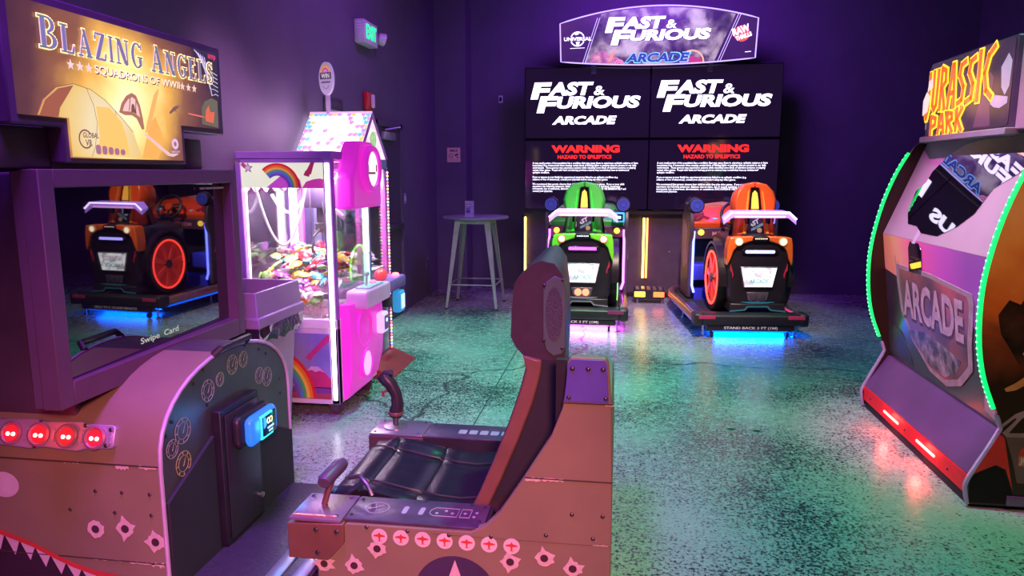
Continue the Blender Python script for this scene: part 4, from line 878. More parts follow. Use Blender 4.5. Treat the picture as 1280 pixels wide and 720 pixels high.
MB().ftext(mq, 'SQUADRONS OF WWII', .378, .3045, .50, .034, .0066, bold=.02).build('subtitle_shadow', gm('subtitle_umber', (.20, .08, .03), .2), lm, smooth=False)
MB().ftext(mq, 'SQUADRONS OF WWII', .375, .308, .50, .034, .0072, bold=.008).build('subtitle_lettering', gm('subtitle_cream', (.95, .82, .50), 1.1), lm)
for k, x in enumerate((.262, .305, .348, .895, .938, .981)):
    MB().fp(mq, star(x, .326, .018, .0075), .0065, .0072).build('printed_star', gm('star_cream', (.88, .76, .42), .8), lm)
# scuffed clear sheet with a maker's patch in the upper right corner
pc = MB().fp(mq, [(.98, .50), (1.175, .50), (1.175, .30), (1.10, .34), (1.06, .42), (1.0, .46)], .005, .0056).build('corner_patch', gm('patch_dark', (.07, .05, .09), .3), lm)
for k in range(6):
    MB().ftube(mq, [(1.0 + .015 * k, .492 - .004 * k), (1.06 + .012 * k, .46 - .03 * k), (1.11 + .008 * k, .42 - .02 * k), (1.172, .405 - .018 * k)], .006, .0018, 5).build('patch_stripe', gm('stripe_white', (.75, .72, .80), .7), pc)
MB().ftext(mq, 'amp', 1.105, .465, .062, .026, .0062, bold=.02).build('patch_lettering', gm('patch_red', (.80, .06, .12), .8), pc)

# ---- seat half of the cabinet
yn, yf = YC - HWD, YC + HWD
side = [(-1.02, .04), (-1.02, .27), (-.91, .40), (-.47, .402), (-.42, .425), (-.37, .48), (-.29, .605), (-.20, .755), (-.165, .85), (-.155, .93), (-.15, 1.005), (-.14, 1.02), (-.03, 1.02), (-.02, 1.0), (-.008, .85), (0, .5), (0, .04)]
sp = MB().prism(side, 'y', yn, yn + .035).build('side_panel', olive, t, bevel=.004)
MB().prism([(x, min(z, .74)) for x, z in side], 'y', yf - .035, yf).build('side_panel', olive, t)
MB().box(-1.0, -.02, yn + .03, yf - .03, .04, .26).build('seat_base', black_matte, t)
for x in (-.95, -.06):
    for y in (yn + .06, yf - .06): MB().cyl((x, y, 0), (x, y, .045), .022).build('foot', black_plastic, t)
# curved back cover behind the seat; violet light is put into the top plate's colour
bc = [(-.16, .70), (-.15, .76), (-.012, .76), (-.006, .72), (-.001, .5), (-.001, .06), (-.03, .06), (-.03, .5), (-.05, .70)]
MB().prism(bc, 'y', yn + .035, yf - .035).build('back_cover', olive, t)
fn = FRONT(0, yn - .0005, 0)
tpn = MB().fp(fn, [(-.160, .875), (-.148, 1.0), (-.138, 1.015), (-.034, 1.015), (-.026, 1.0), (-.018, .875)], 0, .004).build('top_plate', mat('plate_plum', (.10, .08, .34), .4), t, bevel=.0015)
for a in (-.135, -.085, -.038): screw(FRONT(0, yn - .0045, 0), a, .985, tpn, .008)
for a in (-.145, -.028): screw(FRONT(0, yn - .0045, 0), a, .89, tpn, .007)
MB().box(-.19, -.155, yn + .04, yn + .07, .70, 1.0).build('seat_bracket', black_plastic, t)
# decals, seams and screws on the near side
MB().box(-.285, 0.0005, yn - .002, yn + .003, .606, .610).build('panel_seam', seam_m, sp)
MB().box(-.165, -.005, yn - .002, yn + .003, .868, .872).build('panel_seam', seam_m, sp)
MB().box(-.60, 0.0005, yn - .0015, yn + .003, .385, .3865).build('panel_seam', mat('seam_soft', (.14, .10, .06), .6), sp)
for a, b, w_, h_ in ((-.285, .603, .05, .014), (-.23, .606, .07, .012), (-.03, .868, .03, .01), (-.06, .387, .05, .006)): chip(fn, a, b, w_, h_, sp)
for a, b in ((-.995, .243), (-.885, .245), (-.80, .315), (-.335, .305), (-.22, .328), (-.125, .298)): bullet_hole(fn, a, b, .026, sp)
for a, b in ((-.13, .49), (-.03, .49), (-.215, .41), (-.06, .41), (-.835, .40 - .008), (-.69, .388), (-.545, .385), (-.40, .39)): screw(fn, a, b, sp)
wht = mat('sticker_white', (.72, .62, .58), .45); rdp = mat('sticker_red', (.62, .05, .04), .45)
for k in range(7):
    a = -.79 + k * (.46 / 6); b = .362 - .0 * k
    o = MB().fdisc(fn, a, b, .028, 0, .0012, 24).build('round_sticker', wht, sp)
    MB().fp(fn, [(a - .020, b + .004), (a - .004, b + .008), (a, b + .016), (a + .004, b + .008), (a + .020, b + .004), (a + .020, b), (a + .004, b - .002), (a + .002, b - .014), (a + .008, b - .017), (a - .008, b - .017), (a - .002, b - .014), (a - .004, b - .002), (a - .020, b)], .0012, .0018).build('plane_icon', rdp, o)
ro_ = MB().fdisc(fn, -.525, .165, .145, 0, .0012, 44).build('roundel', mat('roundel_navy', (.055, .03, .075), .45), sp)
MB().fp(fn, star(-.525, .165, .132, .052), .0012, .0020).build('roundel_star', mat('star_chalk', (.66, .50, .47), .5), ro_)
# near armrest: riveted end box, dark console top with engraved dials, throttle
box_m = mat('end_box_brown', (.20, .095, .055), .42, .2, var=.1)
ab = MB().prism([(-1.12, .262), (-1.12, .392), (-.915, .402), (-.915, .33), (-.975, .262)], 'y', yn - .012, yn + .19).build('armrest_end_box', box_m, t, bevel=.004)
for a, b in ((-1.015, .375), (-.94, .372), (-1.012, .29)): screw(FRONT(0, yn - .0125, 0), a, b, ab, .009)
ar = MB().box(-1.10, -.42, yn + .035, yn + .19, .26, .405).build('armrest', black_matte, t)
ctm = mat('console_top', (.10, .075, .12), .35, .3, var=.25, scale=14)
MB().rbox(-1.115, -.925, yn - .01, yn + .188, .402, .414, .004).build('throttle_plate', mat('throttle_plate', (.30, .20, .28), .35, .5), ar)
ct = MB().rbox(-.922, -.43, yn + .01, yn + .188, .402, .413, .004).build('console_plate', ctm, ar)
fc = Fr((-.92, yn + .012, .4135), (1, 0, 0), (0, 1, 0)); eng = mat('engraving', (.42, .36, .42), .5)
MB().fring(fc, .09, .09, .040, .043, 0, .001).ftube(fc, [(.06, .075), (.11, .11)], .001, .0015, 5).ftube(fc, [(.075, .12), (.09, .075)], .001, .0015, 5).build('engraved_dial', eng, ct)
for a in (.185, .245): MB().fp(fc, rrect(a, a + .018, .06, .115, .008), 0, .001).fp(fc, rrect(a + .004, a + .014, .068, .107, .005), .0009, .0012).build('engraved_switch', eng, ct)
MB().ftube(fc, [(.30, .06), (.385, .06), (.385, .12), (.30, .12), (.285, .10), (.285, .075)], .001, .0015, 5, True).ftube(fc, [(.395, .06), (.43, .06), (.43, .12), (.395, .12)], .001, .0015, 5, True).build('engraved_outline', eng, ct)
for a, b in ((.31, .08), (.34, .10), (.365, .085), (.41, .09), (.45, .10), (.445, .07)): MB().fdisc(fc, a, b, .006, 0, .002, 10).build('engraved_knob', eng, ct)
for a, b in ((.015, .15), (.015, .03), (.25, .165), (.42, .16), (.47, .15), (.47, .04)): screw(fc, a, b, ct, .006)
fp_ = Fr((-1.115, yn - .01, .4145), (1, 0, 0), (0, 1, 0))
for a, b in ((.02, .17), (.02, .03), (.165, .17), (.165, .03)): screw(fp_, a, b, ar, .007)
MB().box(-1.105, -.945, yn + .002, yn + .012, .414, .420).build('plate_rail', mat('rail_copper', (.55, .25, .20), .35, .4), ar)
th = MB().tube([(-1.03, yn + .10, .41), (-1.015, yn + .10, .46), (-.995, yn + .10, .515)], [.011, .011, .013], 10).build('throttle_lever', mat('lever_copper', (.30, .14, .12), .35, .5), t)
MB().tube([(-1.0, yn + .035, .525), (-1.0, yn + .05, .53), (-.985, yn + .15, .545), (-.982, yn + .17, .545)], [.022, .027, .027, .022], 14).build('throttle_grip', mat('grip_plum', (.10, .06, .11), .4), th)
MB().tube([(-.975, yn + .21, .47), (-.93, yn + .20, .485), (-.89, yn + .17, .465), (-.87, yn + .16, .43)], .009, 8).build('guard_hoop', dark_steel, t)
# far armrest with the flight stick
fb = MB().prism([(-1.12, .25), (-1.12, .40), (-.86, .40), (-.86, .25)], 'y', yf - .19, yf + .01).build('armrest_end_box', mat('end_box_dark', (.10, .06, .05), .42, .2), t, bevel=.004)
for a, b in ((-1.0, .365), (-.94, .362)): screw(FRONT(0, yf - .1905, 0), a, b, fb, .008)
ar2 = MB().box(-.86, -.42, yf - .19, yf - .035, .25, .40).build('armrest', black_matte, t)
MB().rbox(-1.115, -.865, yf - .188, yf + .008, .40, .412, .004).build('stick_plate', mat('stick_plate', (.34, .26, .34), .3, .6), ar2)
c2 = MB().rbox(-.862, -.43, yf - .188, yf - .01, .40, .411, .004).build('console_plate', ctm, ar2)
fc2 = Fr((-.86, yf - .186, .4115), (1, 0, 0), (0, 1, 0))
for a in (.15, .20, .25, .30, .35): MB().fp(fc2, rrect(a, a + .038, .05, .10, .008), 0, .001).build('engraved_switch', eng, c2)
for a, b in ((-.235, .02), (-.235, .165), (-.03, .02), (-.03, .165), (.02, .15), (.38, .15)): screw(fc2, a, b, ar2, .006)
sx, sy_, sz = -1.02, yf - .09, .412
bt = MB().lathe([(.055, 0), (.055, .006), (.02, .012)], (sx, sy_, sz)).build('stick_collar', steel, t)
sk = MB().tube([(sx, sy_, sz + .008), (sx, sy_, sz + .055)], .013, 10).build('flight_stick', dark_steel, t)
gp = [(sx, sy_, sz + .05), (sx + .004, sy_, sz + .075), (sx + .012, sy_, sz + .11), (sx + .006, sy_, sz + .16), (sx - .018, sy_, sz + .205), (sx - .045, sy_, sz + .235), (sx - .055, sy_, sz + .25)]
MB().tube(gp, [.030, .034, .030, .027, .030, .033, .026], 12).build('stick_grip', mat('grip_black', (.035, .022, .03), .38), sk)
MB().tube([(sx - .075, sy_, sz + .225), (sx - .04, sy_, sz + .255), (sx - .01, sy_, sz + .262)], [.016, .022, .014], 10).build('stick_head', mat('grip_black', (.035, .022, .03), .38), sk)
MB().tube([(sx - .035, sy_, sz + .175), (sx - .06, sy_, sz + .165), (sx - .055, sy_, sz + .145)], .007, 8).build('trigger', mat('trigger_red', (.30, .06, .04), .4), sk)
MB().lathe([(.036, -.008), (.038, 0), (.036, .008)], (sx + .002, sy_, sz + .07)).build('grip_band', mat('lever_copper', (.30, .14, .12)), sk)
# seat cushion: rolled front edge, three ribs, raised bolsters
leather = mat('black_vinyl', (.018, .016, .024), .27, var=.2, scale=20, bump=.05)
def srow(x, zc, y0=2.45, y1=3.0, lift=.045):
    P = []
    for k in range(17):
        u = k / 16; y = y0 + (y1 - y0) * u; b_ = abs(2 * u - 1); P.append((x, y, zc + lift * max(0, (b_ - .55) / .45) ** 1.4 - (.03 if k in (0, 16) else 0)))
    return P
prof = [(-1.065, .27), (-1.085, .33), (-1.075, .375), (-1.045, .40), (-1.0, .405), (-.955, .398), (-.945, .388), (-.935, .395), (-.88, .388), (-.80, .372), (-.745, .362), (-.735, .350), (-.725, .360), (-.66, .350), (-.58, .345), (-.50, .355), (-.45, .36)]
rings = []
for x, z in prof:
    top = srow(x, z, lift=.05 if x > -1.0 else .01); rings.append(top + [(x, 3.0, .24), (x, 2.45, .24)])
cu = MB().loft(rings).build('seat_cushion', leather, t, ang=60)
MB().tube([(x, 3.0 - .11, z + .012) for x, z in prof[3:]], .0035, 6).build('cushion_piping', mat('piping', (.035, .026, .034), .4), cu)
MB().tube([(x, 2.45 + .11, z + .012) for x, z in prof[3:]], .0035, 6).build('cushion_piping', mat('piping', (.035, .026, .034), .4), cu)
# backrest: side profile swept across, waist narrower than shoulders
bp_ = [(-.52, .38), (-.485, .45), (-.43, .58), (-.375, .72), (-.335, .84), (-.315, .92), (-.325, .965), (-.355, .995), (-.372, 1.03), (-.37, 1.12), (-.362, 1.215), (-.345, 1.245), (-.30, 1.285), (-.262, 1.30), (-.215, 1.29), (-.185, 1.25), (-.172, 1.15), (-.168, 1.0), (-.175, .9), (-.19, .78), (-.23, .62), (-.30, .45), (-.36, .36)]
def back_ring(u):
    y = 2.44 + .57 * u; e = abs(2 * u - 1); R = []
    for x, z in bp_:
        cx_, cz_ = -.30 + (z - .8) * .22, z
        sh_ = .95 + .05 * (1 - max(0, (e - .72) / .28) ** 2.2)
        hollow = .055 * (1 - e ** 2) if x < -.27 and z < 1.0 else (.03 * (1 - e ** 2) if x < -.3 else 0)
        taper = -.035 * max(0, u - .25) if x > -.24 and z > .8 else 0
        R.append((cx_ + (x - cx_) * sh_ + hollow + taper, y, z if sh_ > .97 else .82 + (z - .82) * (.97 + .03 * sh_)))
    return R
br = MB().loft([back_ring(k / 14) for k in range(15)]).build('backrest', mat('plum_vinyl', (.050, .032, .045), .42, var=.15, scale=20, bump=.04), t, ang=55)  # black vinyl with the pink light on it put into the colour
sh = mat('seat_shell_bronze', (.20, .10, .065), .38, var=.1)
edge = [(-.515, .375), (-.48, .445), (-.425, .575), (-.37, .715), (-.33, .835), (-.31, .915), (-.322, .965)]
edge2 = [(-.255, .95), (-.26, .9), (-.285, .80), (-.335, .66), (-.40, .50), (-.44, .41), (-.46, .365)]
MB().prism(edge + edge2, 'y', 2.428, 2.452).build('backrest_wing', sh, br, bevel=.006)
MB().prism([(-.255, .95), (-.26, .9), (-.285, .80), (-.335, .66), (-.40, .50), (-.44, .41), (-.15, .55), (-.16, .95)], 'y', 2.434, 2.46).build('backrest_side', black_matte, br)
# headrest speaker on the near side
fh = FRONT(0, 2.440, 0)
spk = MB().fp(fh, [(-.252, 1.03), (-.252, 1.20), (-.242, 1.228), (-.212, 1.25), (-.180, 1.235), (-.172, 1.2), (-.172, 1.0), (-.185, .975), (-.215, .965), (-.24, .985)], -.035, .006).build('speaker_plate', mat('speaker_grey', (.09, .15, .12), .4), br, bevel=.004)  # green light falling on the plate is mixed into its colour
MB().fdisc(fh, -.214, 1.115, .030, .004, .008, 28, .095).build('speaker_grille', mat('grille_dark', (.07, .08, .075), .6, var=.7, scale=260, bump=.6), spk)
for a, b in ((-.248, 1.215), (-.185, 1.235), (-.248, 1.02), (-.185, .995)): screw(FRONT(0, 2.4355, 0), a, b, spk, .006)
done()

# ------------------------------------------------------------------ racing game display wall: four screens, marquee, lit lower panel
t = thing('racing_display_wall', 'wall of four black screens with a lit arched marquee behind the racing pods', 'arcade display', (.35, 9.5, 0))
DC = .35; TW = 1.565; TH = .875; YT = 9.30
white_e = glow('screen_white', (.90, .88, 1.0), 2.4)
red_e = glow('screen_red', (1.0, .022, .010), 1.5)
tvm = mat('tv_black_glass', (.006, .005, .009), .10, var=.1, spec=.6)
scrm = mat('tv_lit_black', (.006, .005, .010), .06, var=.1, emit=(.012, .005, .022), es=1.0, spec=.8)
WARN = ("A very small portion of the population has a condition that may cause them to experience epileptic seizures or have\n"
"momentary loss of awareness when viewing certain kinds of flashing lights or patterns that are present in our daily\n"
"environment.  These persons may experience seizures while watching some kinds of television pictures or playing\n"
"certain video games.  People who have not had any previous seizures may nonetheless have an undetected\n"
"epileptic condition.\n\n"
"If you or anyone in your family has experienced symptoms linked to an epileptic condition (e.g.\n"
"seizures or loss of awareness), consult your physician before using any video games.\n\n"
"We recommend that parents observe their children while they play video games.  If you or your child\n"
"experience the following symptoms: dizziness, altered vision, eye or muscle twitching, involuntary\n"
"movements, loss of awareness, disorientation, or convulsions, DISCONTINUE USE IMMEDIATELY and\n"
"consult your physician.")
def ff_logo(fr_, x, y, w_, h_, mats, d, host, nm, bold=.05):
    """slanted heavy three-line title in the box x..x+w, y..y+h"""
    q_ = MB(); s_ = .26
    q_.ftext(fr_, 'F', x, y + h_ * .60, w_ * .155, h_ * .40, d, shear=s_, bold=bold)
    q_.ftext(fr_, 'AST', x + w_ * .160, y + h_ * .68, w_ * .375, h_ * .32, d, shear=s_, bold=bold)
    q_.build(nm, mats[0], host, smooth=False); q_ = MB()
    q_.ftext(fr_, '&', x + w_ * .565, y + h_ * .68, w_ * .095, h_ * .22, d, shear=.12, bold=.02)
    q_.build(nm, mats[0], host, smooth=False); q_ = MB()
    q_.ftext(fr_, 'F', x + w_ * .055, y + h_ * .27, w_ * .155, h_ * .40, d, shear=s_, bold=bold)
    q_.ftext(fr_, 'URIOUS', x + w_ * .225, y + h_ * .37, w_ * .735, h_ * .29, d, shear=s_, bold=bold)
    q_.build(nm, mats[0], host, smooth=False)
    return q_
for row in (0, 1):
    for col in (0, 1):
        x0 = DC - TW + col * TW; z0 = 1.125 + row * (TH + .015)
        tv = MB().rbox(x0 + .003, x0 + TW - .003, YT + .004, YT + .08, z0, z0 + TH, .004, 1).build('monitor', tvm, t)
        MB().box(x0 + .010, x0 + TW - .010, YT, YT + .005, z0 + .010, z0 + TH - .010).build('screen', scrm, tv, smooth=False)
        f_ = FRONT(x0, YT, z0)
        if row:
            ff_logo(f_, .075, .181, 1.40, .514, [white_e], .003, tv, 'title_lettering')
            MB().ftext(f_, 'ARCADE', .35, .175, .78, .105, .003, shear=.30, bold=.05).build('arcade_lettering', white_e, tv, smooth=False)
        else:
            MB().ftext(f_, 'WARNING', .345, .715, .86, .095, .003, bold=.055).build('warning_lettering', red_e, tv, smooth=False)
            MB().ftext(f_, 'HAZARD TO EPILEPTICS', .425, .640, .68, .048, .003, bold=.04).build('hazard_lettering', red_e, tv, smooth=False)
            MB().ftext(f_, WARN, .105, .215, 1.33, .385, .003, bold=.012, res=1).build('notice_lettering', glow('notice_white', (.86, .84, 1.0), 2.4), tv, smooth=False)
# frame, lower board, lit tubes
fm_ = mat('stand_black', (.045, .035, .055), .5)
MB().box(DC - TW - .01, DC + TW + .01, YT + .08, YT + .16, 1.12, 2.92).build('back_frame', fm_, t)
lb = MB().box(DC - TW - .01, DC + TW + .01, 9.42, 9.50, .05, 1.11).build('lower_board', mat('board_plum', (.12, .075, .11), .45), t, bevel=.004)
MB().box(DC - TW - .01, DC + TW + .01, 9.34, 9.50, 0.0, .05).build('foot_rail', black_plastic, t)
MB().box(DC - TW - .01, DC + TW + .01, 9.33, 9.42, 1.07, 1.12).build('screen_ledge', fm_, t, bevel=.004)
tube_y = glow('tube_yellow', (1.0, .72, .10), 7.0); tube_o = glow('tube_orange', (1.0, .22, .06), 5.0)
for x, m in ((DC - TW + .0, tube_y), (DC - .03, tube_y), (DC + .012, tube_o)):
    MB().rbox(x - .013, x + .013, 9.385, 9.41, .24, 1.02, .008).build('light_tube', m, lb)
    MB().box(x - .016, x + .016, 9.408, 9.42, .23, 1.03).build('tube_channel', dark_steel, lb)
for x in (DC - .42, DC + .30, DC - 1.2, DC + 1.2): screw(FRONT(0, 9.4195, 0), x, .58, lb, .010, steel)
# marquee
YM = 9.17; fq = FRONT(DC + .05, YM, 0)
def arcx(n=26):
    P = []
    for k in range(n + 1):
        u = -1 + 2 * k / n; P.append((u * 1.165, 3.385 + .175 * (1 - u * u)))
    for k in range(n + 1):
        u = 1 - 2 * k / n; P.append((u * 1.15, 2.935 - .055 * (1 - u * u)))
    return P
AP = arcx()
mb_ = MB().fp(fq, AP, -.12, 0).build('marquee_box', mat('marquee_case', (.03, .02, .05), .35), t)
edg = MB().ftube(fq, AP, .004, .008, 6, True).build('marquee_edge_light', glow('edge_lavender', (.52, .42, 1.0), 1.5), mb_)
mp_ = MB().fp(fq, [(a * .993, 3.2 + (b - 3.2) * .985) for a, b in AP], 0, .002).build('marquee_panel', print_mat('marquee_violet', [(.3, (.035, .012, .10)), (.7, (.10, .03, .16))], 1.6, es=.9), mb_)
smoke = print_mat('smoke_print', [(.34, (.04, .02, .09)), (.45, (.14, .09, .16)), (.55, (.42, .33, .36)), (.68, (.72, .62, .60))], 4.5, es=.8, detail=7, dist=.4)
def clipx(a, b): return (a, min(b, 3.54 - .165 * (a / 1.15) ** 2))
sm = MB().fp(fq, [(-.86, 2.915), (-.60, 2.895), (-.2, 2.885), (.2, 2.885), (.55, 2.895), (.68, 2.905), clipx(.905, 3.5), clipx(.6, 3.6), clipx(.3, 3.6), clipx(0, 3.6), clipx(-.3, 3.6), clipx(-.55, 3.6), clipx(-.665, 3.6)], .002, .003).build('marquee_smoke', smoke, mb_)
for s0, s1, x0, x1 in ((2.905, 3.44, -.89, -.715), (2.905, 3.44, .715, .935)):
    for k in (0, 1): MB().fp(fq, [(x0 + k * .028, s0), (x0 + k * .028 + .008, s0), (x1 + k * .028 + .008, s1), (x1 + k * .028, s1)], .003, .004).build('marquee_stripe', glow('stripe_pale', (.75, .66, .85), .9), mb_)
ff_logo(fq, -.605, 2.985, 1.27, .455, [mat('logo_shadow', (.05, .03, .09), .5)], .0045, mb_, 'title_shadow', .065)
ff_logo(fq, -.62, 2.995, 1.28, .445, [glow('marquee_white', (1, .97, 1), 2.4)], .006, mb_, 'title_lettering')
MB().ftext(fq, 'ARCADE', -.385, 2.900, .76, .125, .005, shear=.30, bold=.075).build('arcade_outline', glow('arcade_cyan', (.20, .62, .85), 1.3), mb_, smooth=False)
MB().ftext(fq, 'ARCADE', -.368, 2.910, .73, .105, .007, shear=.30, bold=.04).build('arcade_lettering', mat('arcade_navy', (.02, .05, .14), .4, emit=(.03, .09, .25), es=.6), mb_, smooth=False)
# printed car glimpses along the lower edge
MB().fp(fq, [(-.80, 2.92), (-.76, 3.03), (-.62, 3.06), (-.56, 3.0), (-.46, 2.97), (-.38, 2.90)], .0035, .0042).build('printed_car', print_mat('car_print_pink', [(.35, (.35, .10, .30)), (.5, (.75, .25, .45)), (.65, (.95, .65, .30))], 9, es=.8), mb_)
MB().fp(fq, [(-.57, 2.93), (-.54, 3.03), (-.48, 3.06), (-.52, 2.98), (-.535, 2.93)], .0042, .0048).build('printed_flame', glow('flame_orange', (.95, .35, .15), .9), mb_)
MB().fring(fq, -.44, 2.89, .045, .06, .0042, .005, 20, 0, PI).fring(fq, -.44, 2.89, .02, .034, .0042, .005, 16, 0, PI).build('printed_wheel', glow('wheel_print', (.95, .35, .35), .8), mb_)
MB().fring(fq, .42, 2.90, .125, .145, .0035, .0042, 24, 0, PI).build('printed_arc', glow('arc_gold', (.95, .55, .20), .9), mb_)
MB().fp(fq, [(.28, 2.895), (.33, 2.955), (.43, 2.97), (.52, 2.945), (.55, 2.90)], .003, .0036).build('printed_car', glow('car_print_red', (.55, .05, .12), .8), mb_)
# studio badge: globe with the name across it; maker's badge: red splat disc with slanted type
gw = glow('badge_white', (.95, .92, 1.0), 1.6)
MB().fring(fq, -.95, 3.20, .074, .088, .003, .004, 28, .35, PI - .35).fring(fq, -.95, 3.20, .074, .088, .003, .004, 28, PI + .35, 2 * PI - .35).fp(fq, [(-1.0, 3.265), (-.95, 3.275), (-.93, 3.26), (-.97, 3.245)], .003, .004).fp(fq, [(-.97, 3.165), (-.92, 3.165), (-.94, 3.125), (-.96, 3.128)], .003, .004).build('globe_badge', gw, mb_)
MB().ftext(fq, 'UNIVERSAL', -1.115, 3.178, .335, .045, .005, bold=.03).build('badge_lettering', gw, mb_, smooth=False)
MB().fp(fq, [(-1.04, 3.088), (-.86, 3.092), (-.86, 3.098), (-1.04, 3.094)], .003, .004).build('badge_rule', gw, mb_)
MB().fdisc(fq, .985, 3.215, .092, .003, .004, 28).build('splat_disc', glow('splat_red', (.95, .10, .05), 1.2), mb_)
fz = Fr(fq.p(.985, 3.215), (.95, 0, .30), (-.30, 0, .95))
MB().ftext(fz, 'RAW', -.10, .0, .20, .085, .0055, bold=.05).ftext(fz, 'THRILLS', -.085, -.062, .19, .05, .0055, bold=.05).build('splat_lettering', gw, mb_, smooth=False)
MB().fp(fq, [(1.03, 3.00), (1.10, 3.005), (1.10, 3.012), (1.03, 3.008)], .003, .004).build('badge_rule', gw, mb_)
for x in (-.7, .7): MB().box(DC + x - .03, DC + x + .03, YM + .10, YT + .14, 2.80, 3.3).build('marquee_bracket', dark_steel, mb_)
done()

# ------------------------------------------------------------------ racing pods (local space: x right, y forward, z up, origin at the rear centre on the floor)
def racing_pod(nm_, label, loc, rz, C):
    t = thing(nm_, label, 'racing pod', loc, rz, world=False)
    tag_ = C['name']
    paint = mat('paint_' + tag_, C['paint'], .34, var=.06, coat=.4)
    paint2 = mat('paint_mid_' + tag_, C['paint2'], .4, var=.06, coat=.3)
    shell = mat('pod_shell', (.016, .011, .020), .36, var=.2)
    led = glow('led_' + tag_, C['led'], 7.0)
    under = glow('underglow_' + tag_, C['under'], 4.0)
    # base frame: deck, side rails, rear bumper, end caps, feet, casters
    XO = -.08
    dk = MB().box(XO - .46, XO + .46, .06, 2.02, .135, .175).build('deck', black_matte, t, bevel=.005)
    n_r = 15
    for s in (-1, 1):
        for k in range(n_r):
            MB().box(XO + s * .40 - .045, XO + s * .40 + .045, .30 + k * .085, .34 + k * .085, .175, .186).build('tread_bar', dark_steel, dk)
    rail = mat('rail_bronze_' + tag_, C['rail'], .28, .85, var=.1)
    for s in (-1, 1):
        r_ = MB().tube([(XO + s * .50, .08, .17), (XO + s * .505, .30, .175), (XO + s * .505, 1.5, .175), (XO + s * .46, 1.78, .175), (XO + s * .36, 1.95, .175)], .046, 12).build('side_rail', rail, t)
        MB().tube([(XO + s * .50, .14, .118), (XO + s * .50, 1.5, .118), (XO + s * .45, 1.80, .118)], .010, 6).build('underglow_strip', under, r_)
    b = MB().loft([[(x, y, z) for y, z in ((-.03, .13), (-.05, .17), (-.045, .225), (-.01, .245), (.10, .245), (.12, .13))] for x in (XO - .46, XO - .30, XO + .30, XO + .46)]).build('rear_bumper', black_plastic, t, bevel=.008)
    for s in (-1, 1):
        MB().rbox(XO + s * .50 - .05, XO + s * .50 + .05, -.045, .13, .12, .25, .03, 3).build('bumper_cap', black_plastic, b)
        MB().rbox(XO + s * .425 - .08, XO + s * .425 + .08, -.051, -.035, .195, .232, .006).build('bumper_reflector', mat('reflector_' + tag_, C['refl'], .3, emit=C['refl'], es=C.get('refl_e', .25)), b)
    pb = MB().box(XO - .42, XO + .42, -.02, .06, .075, .13).build('lower_plate', black_plastic, b, bevel=.004)
    f_ = FRONT(XO, -.021, 0)
    sp_ = MB().fp(f_, rrect(-.27, .27, .082, .124, .008), 0, .004).build('notice_plate', mat('notice_grey', (.02, .018, .022), .4), b)
    MB().ftext(f_, 'STAND BACK 3 FT (1M)', -.255, .087, .51, .033, .0045, bold=.02).build('notice_lettering', mat('notice_pale', (.95, .92, .97), .5), b, smooth=False)
    MB().rbox(XO - .36, XO + .36, .0, .02, .062, .075, .004).build('underglow_strip', under, b)
    for x, y in ((-.44, .06), (.44, .06), (-.40, 1.85), (.40, 1.85), (-.46, 1.0), (.46, 1.0)):
        x += XO
        MB().cyl((x, y, .012), (x, y, .135), .009).lathe([(.026, 0), (.026, .006), (.010, .016)], (x, y, 0)).build('levelling_foot', steel, t)
    for x in (XO - .36, XO + .36):
        MB().cyl((x - .012, .03, .035), (x + .012, .03, .035), .034, n=16).build('caster', black_plastic, t)
    # tail shell
    def ring(y, k, zt, lift=0):
        half = [(.05, .30 + lift), (.30, .30 + lift), (.345, .36), (.365, .50), (.375, .66), (.372, .80), (.350, .90), (.30, .955), (.16, zt), (.05, zt)]
        P = [(-x * k * .80, z) for x, z in half] + [(x * k * .80, z) for x, z in half[::-1]]
        return [(x, y, z) for x, z in P]
    tail = MB().loft([ring(.10, .92, .965), ring(.125, .985, .985), ring(.20, 1.0, 1.0), ring(.55, 1.0, 1.0), ring(.86, .98, .985), ring(.96, .90, .96)]).build('tail_shell', shell, t, bevel=.012)
    fb = Fr((0, .10, 0), (1, 0, 0), (0, 0, 1), .80)
    # skirt under the tail with stepped diffuser
    MB().fp(fb, [(-.33, .245), (-.33, .33), (.33, .33), (.33, .245), (.17, .250), (.13, .285), (-.13, .285), (-.17, .250)], -.30, .035).build('diffuser', mat('diffuser_black', (.025, .02, .03), .3), tail, bevel=.01)
    MB().fp(fb, [(-.335, .248), (-.15, .262), (-.115, .296), (.115, .296), (.15, .262), (.335, .248), (.335, .262), (.16, .276), (.125, .308), (-.125, .308), (-.16, .276), (-.335, .262)], .03, .040).build('diffuser_lip', mat('lip_' + tag_, C['lip'], .25, .2), tail)
    MB().fp(fb, [(-.20, .345), (-.10, .332), (.10, .332), (.20, .345), (.10, .346), (-.10, .346)], .012, .035).build('diffuser_fin', mat('lip_' + tag_, C['lip'], .25, .2), tail)
    # coloured shoulder panels with round lamps
    for s in (-1, 1):
        P = [(.385, .70), (.392, .80), (.385, .90), (.365, .975), (.10, .99), (.075, .975), (.095, .945), (.17, .925), (.26, .90), (.315, .85), (.345, .77)]
        P = [(s * x, z) for x, z in P]
        pn = MB().fp(fb, P, -.12, .030).build('shoulder_panel', paint2, tail, bevel=.010)
        o = MB().fring(fb, s * .262, .938, .030, .040, .028, .042, 22).build('lamp_ring', mat('lamp_ring_' + tag_, C['ring'], .35, emit=C['ring'], es=.5), pn)
        MB().fdisc(fb, s * .262, .938, .030, .028, .038, 20).build('lamp_lens', glow('lamp_warm_' + tag_, C['lamp'], 2.6), o)
        MB().fp(fb, [(s * .32, .63), (s * .345, .66), (s * .34, .72), (s * .30, .61), (s * .31, .58)], .0, .012).build('side_reflector', mat('side_refl_' + tag_, (.35, .02, .05), .3, emit=(.6, .02, .05), es=.3), tail)
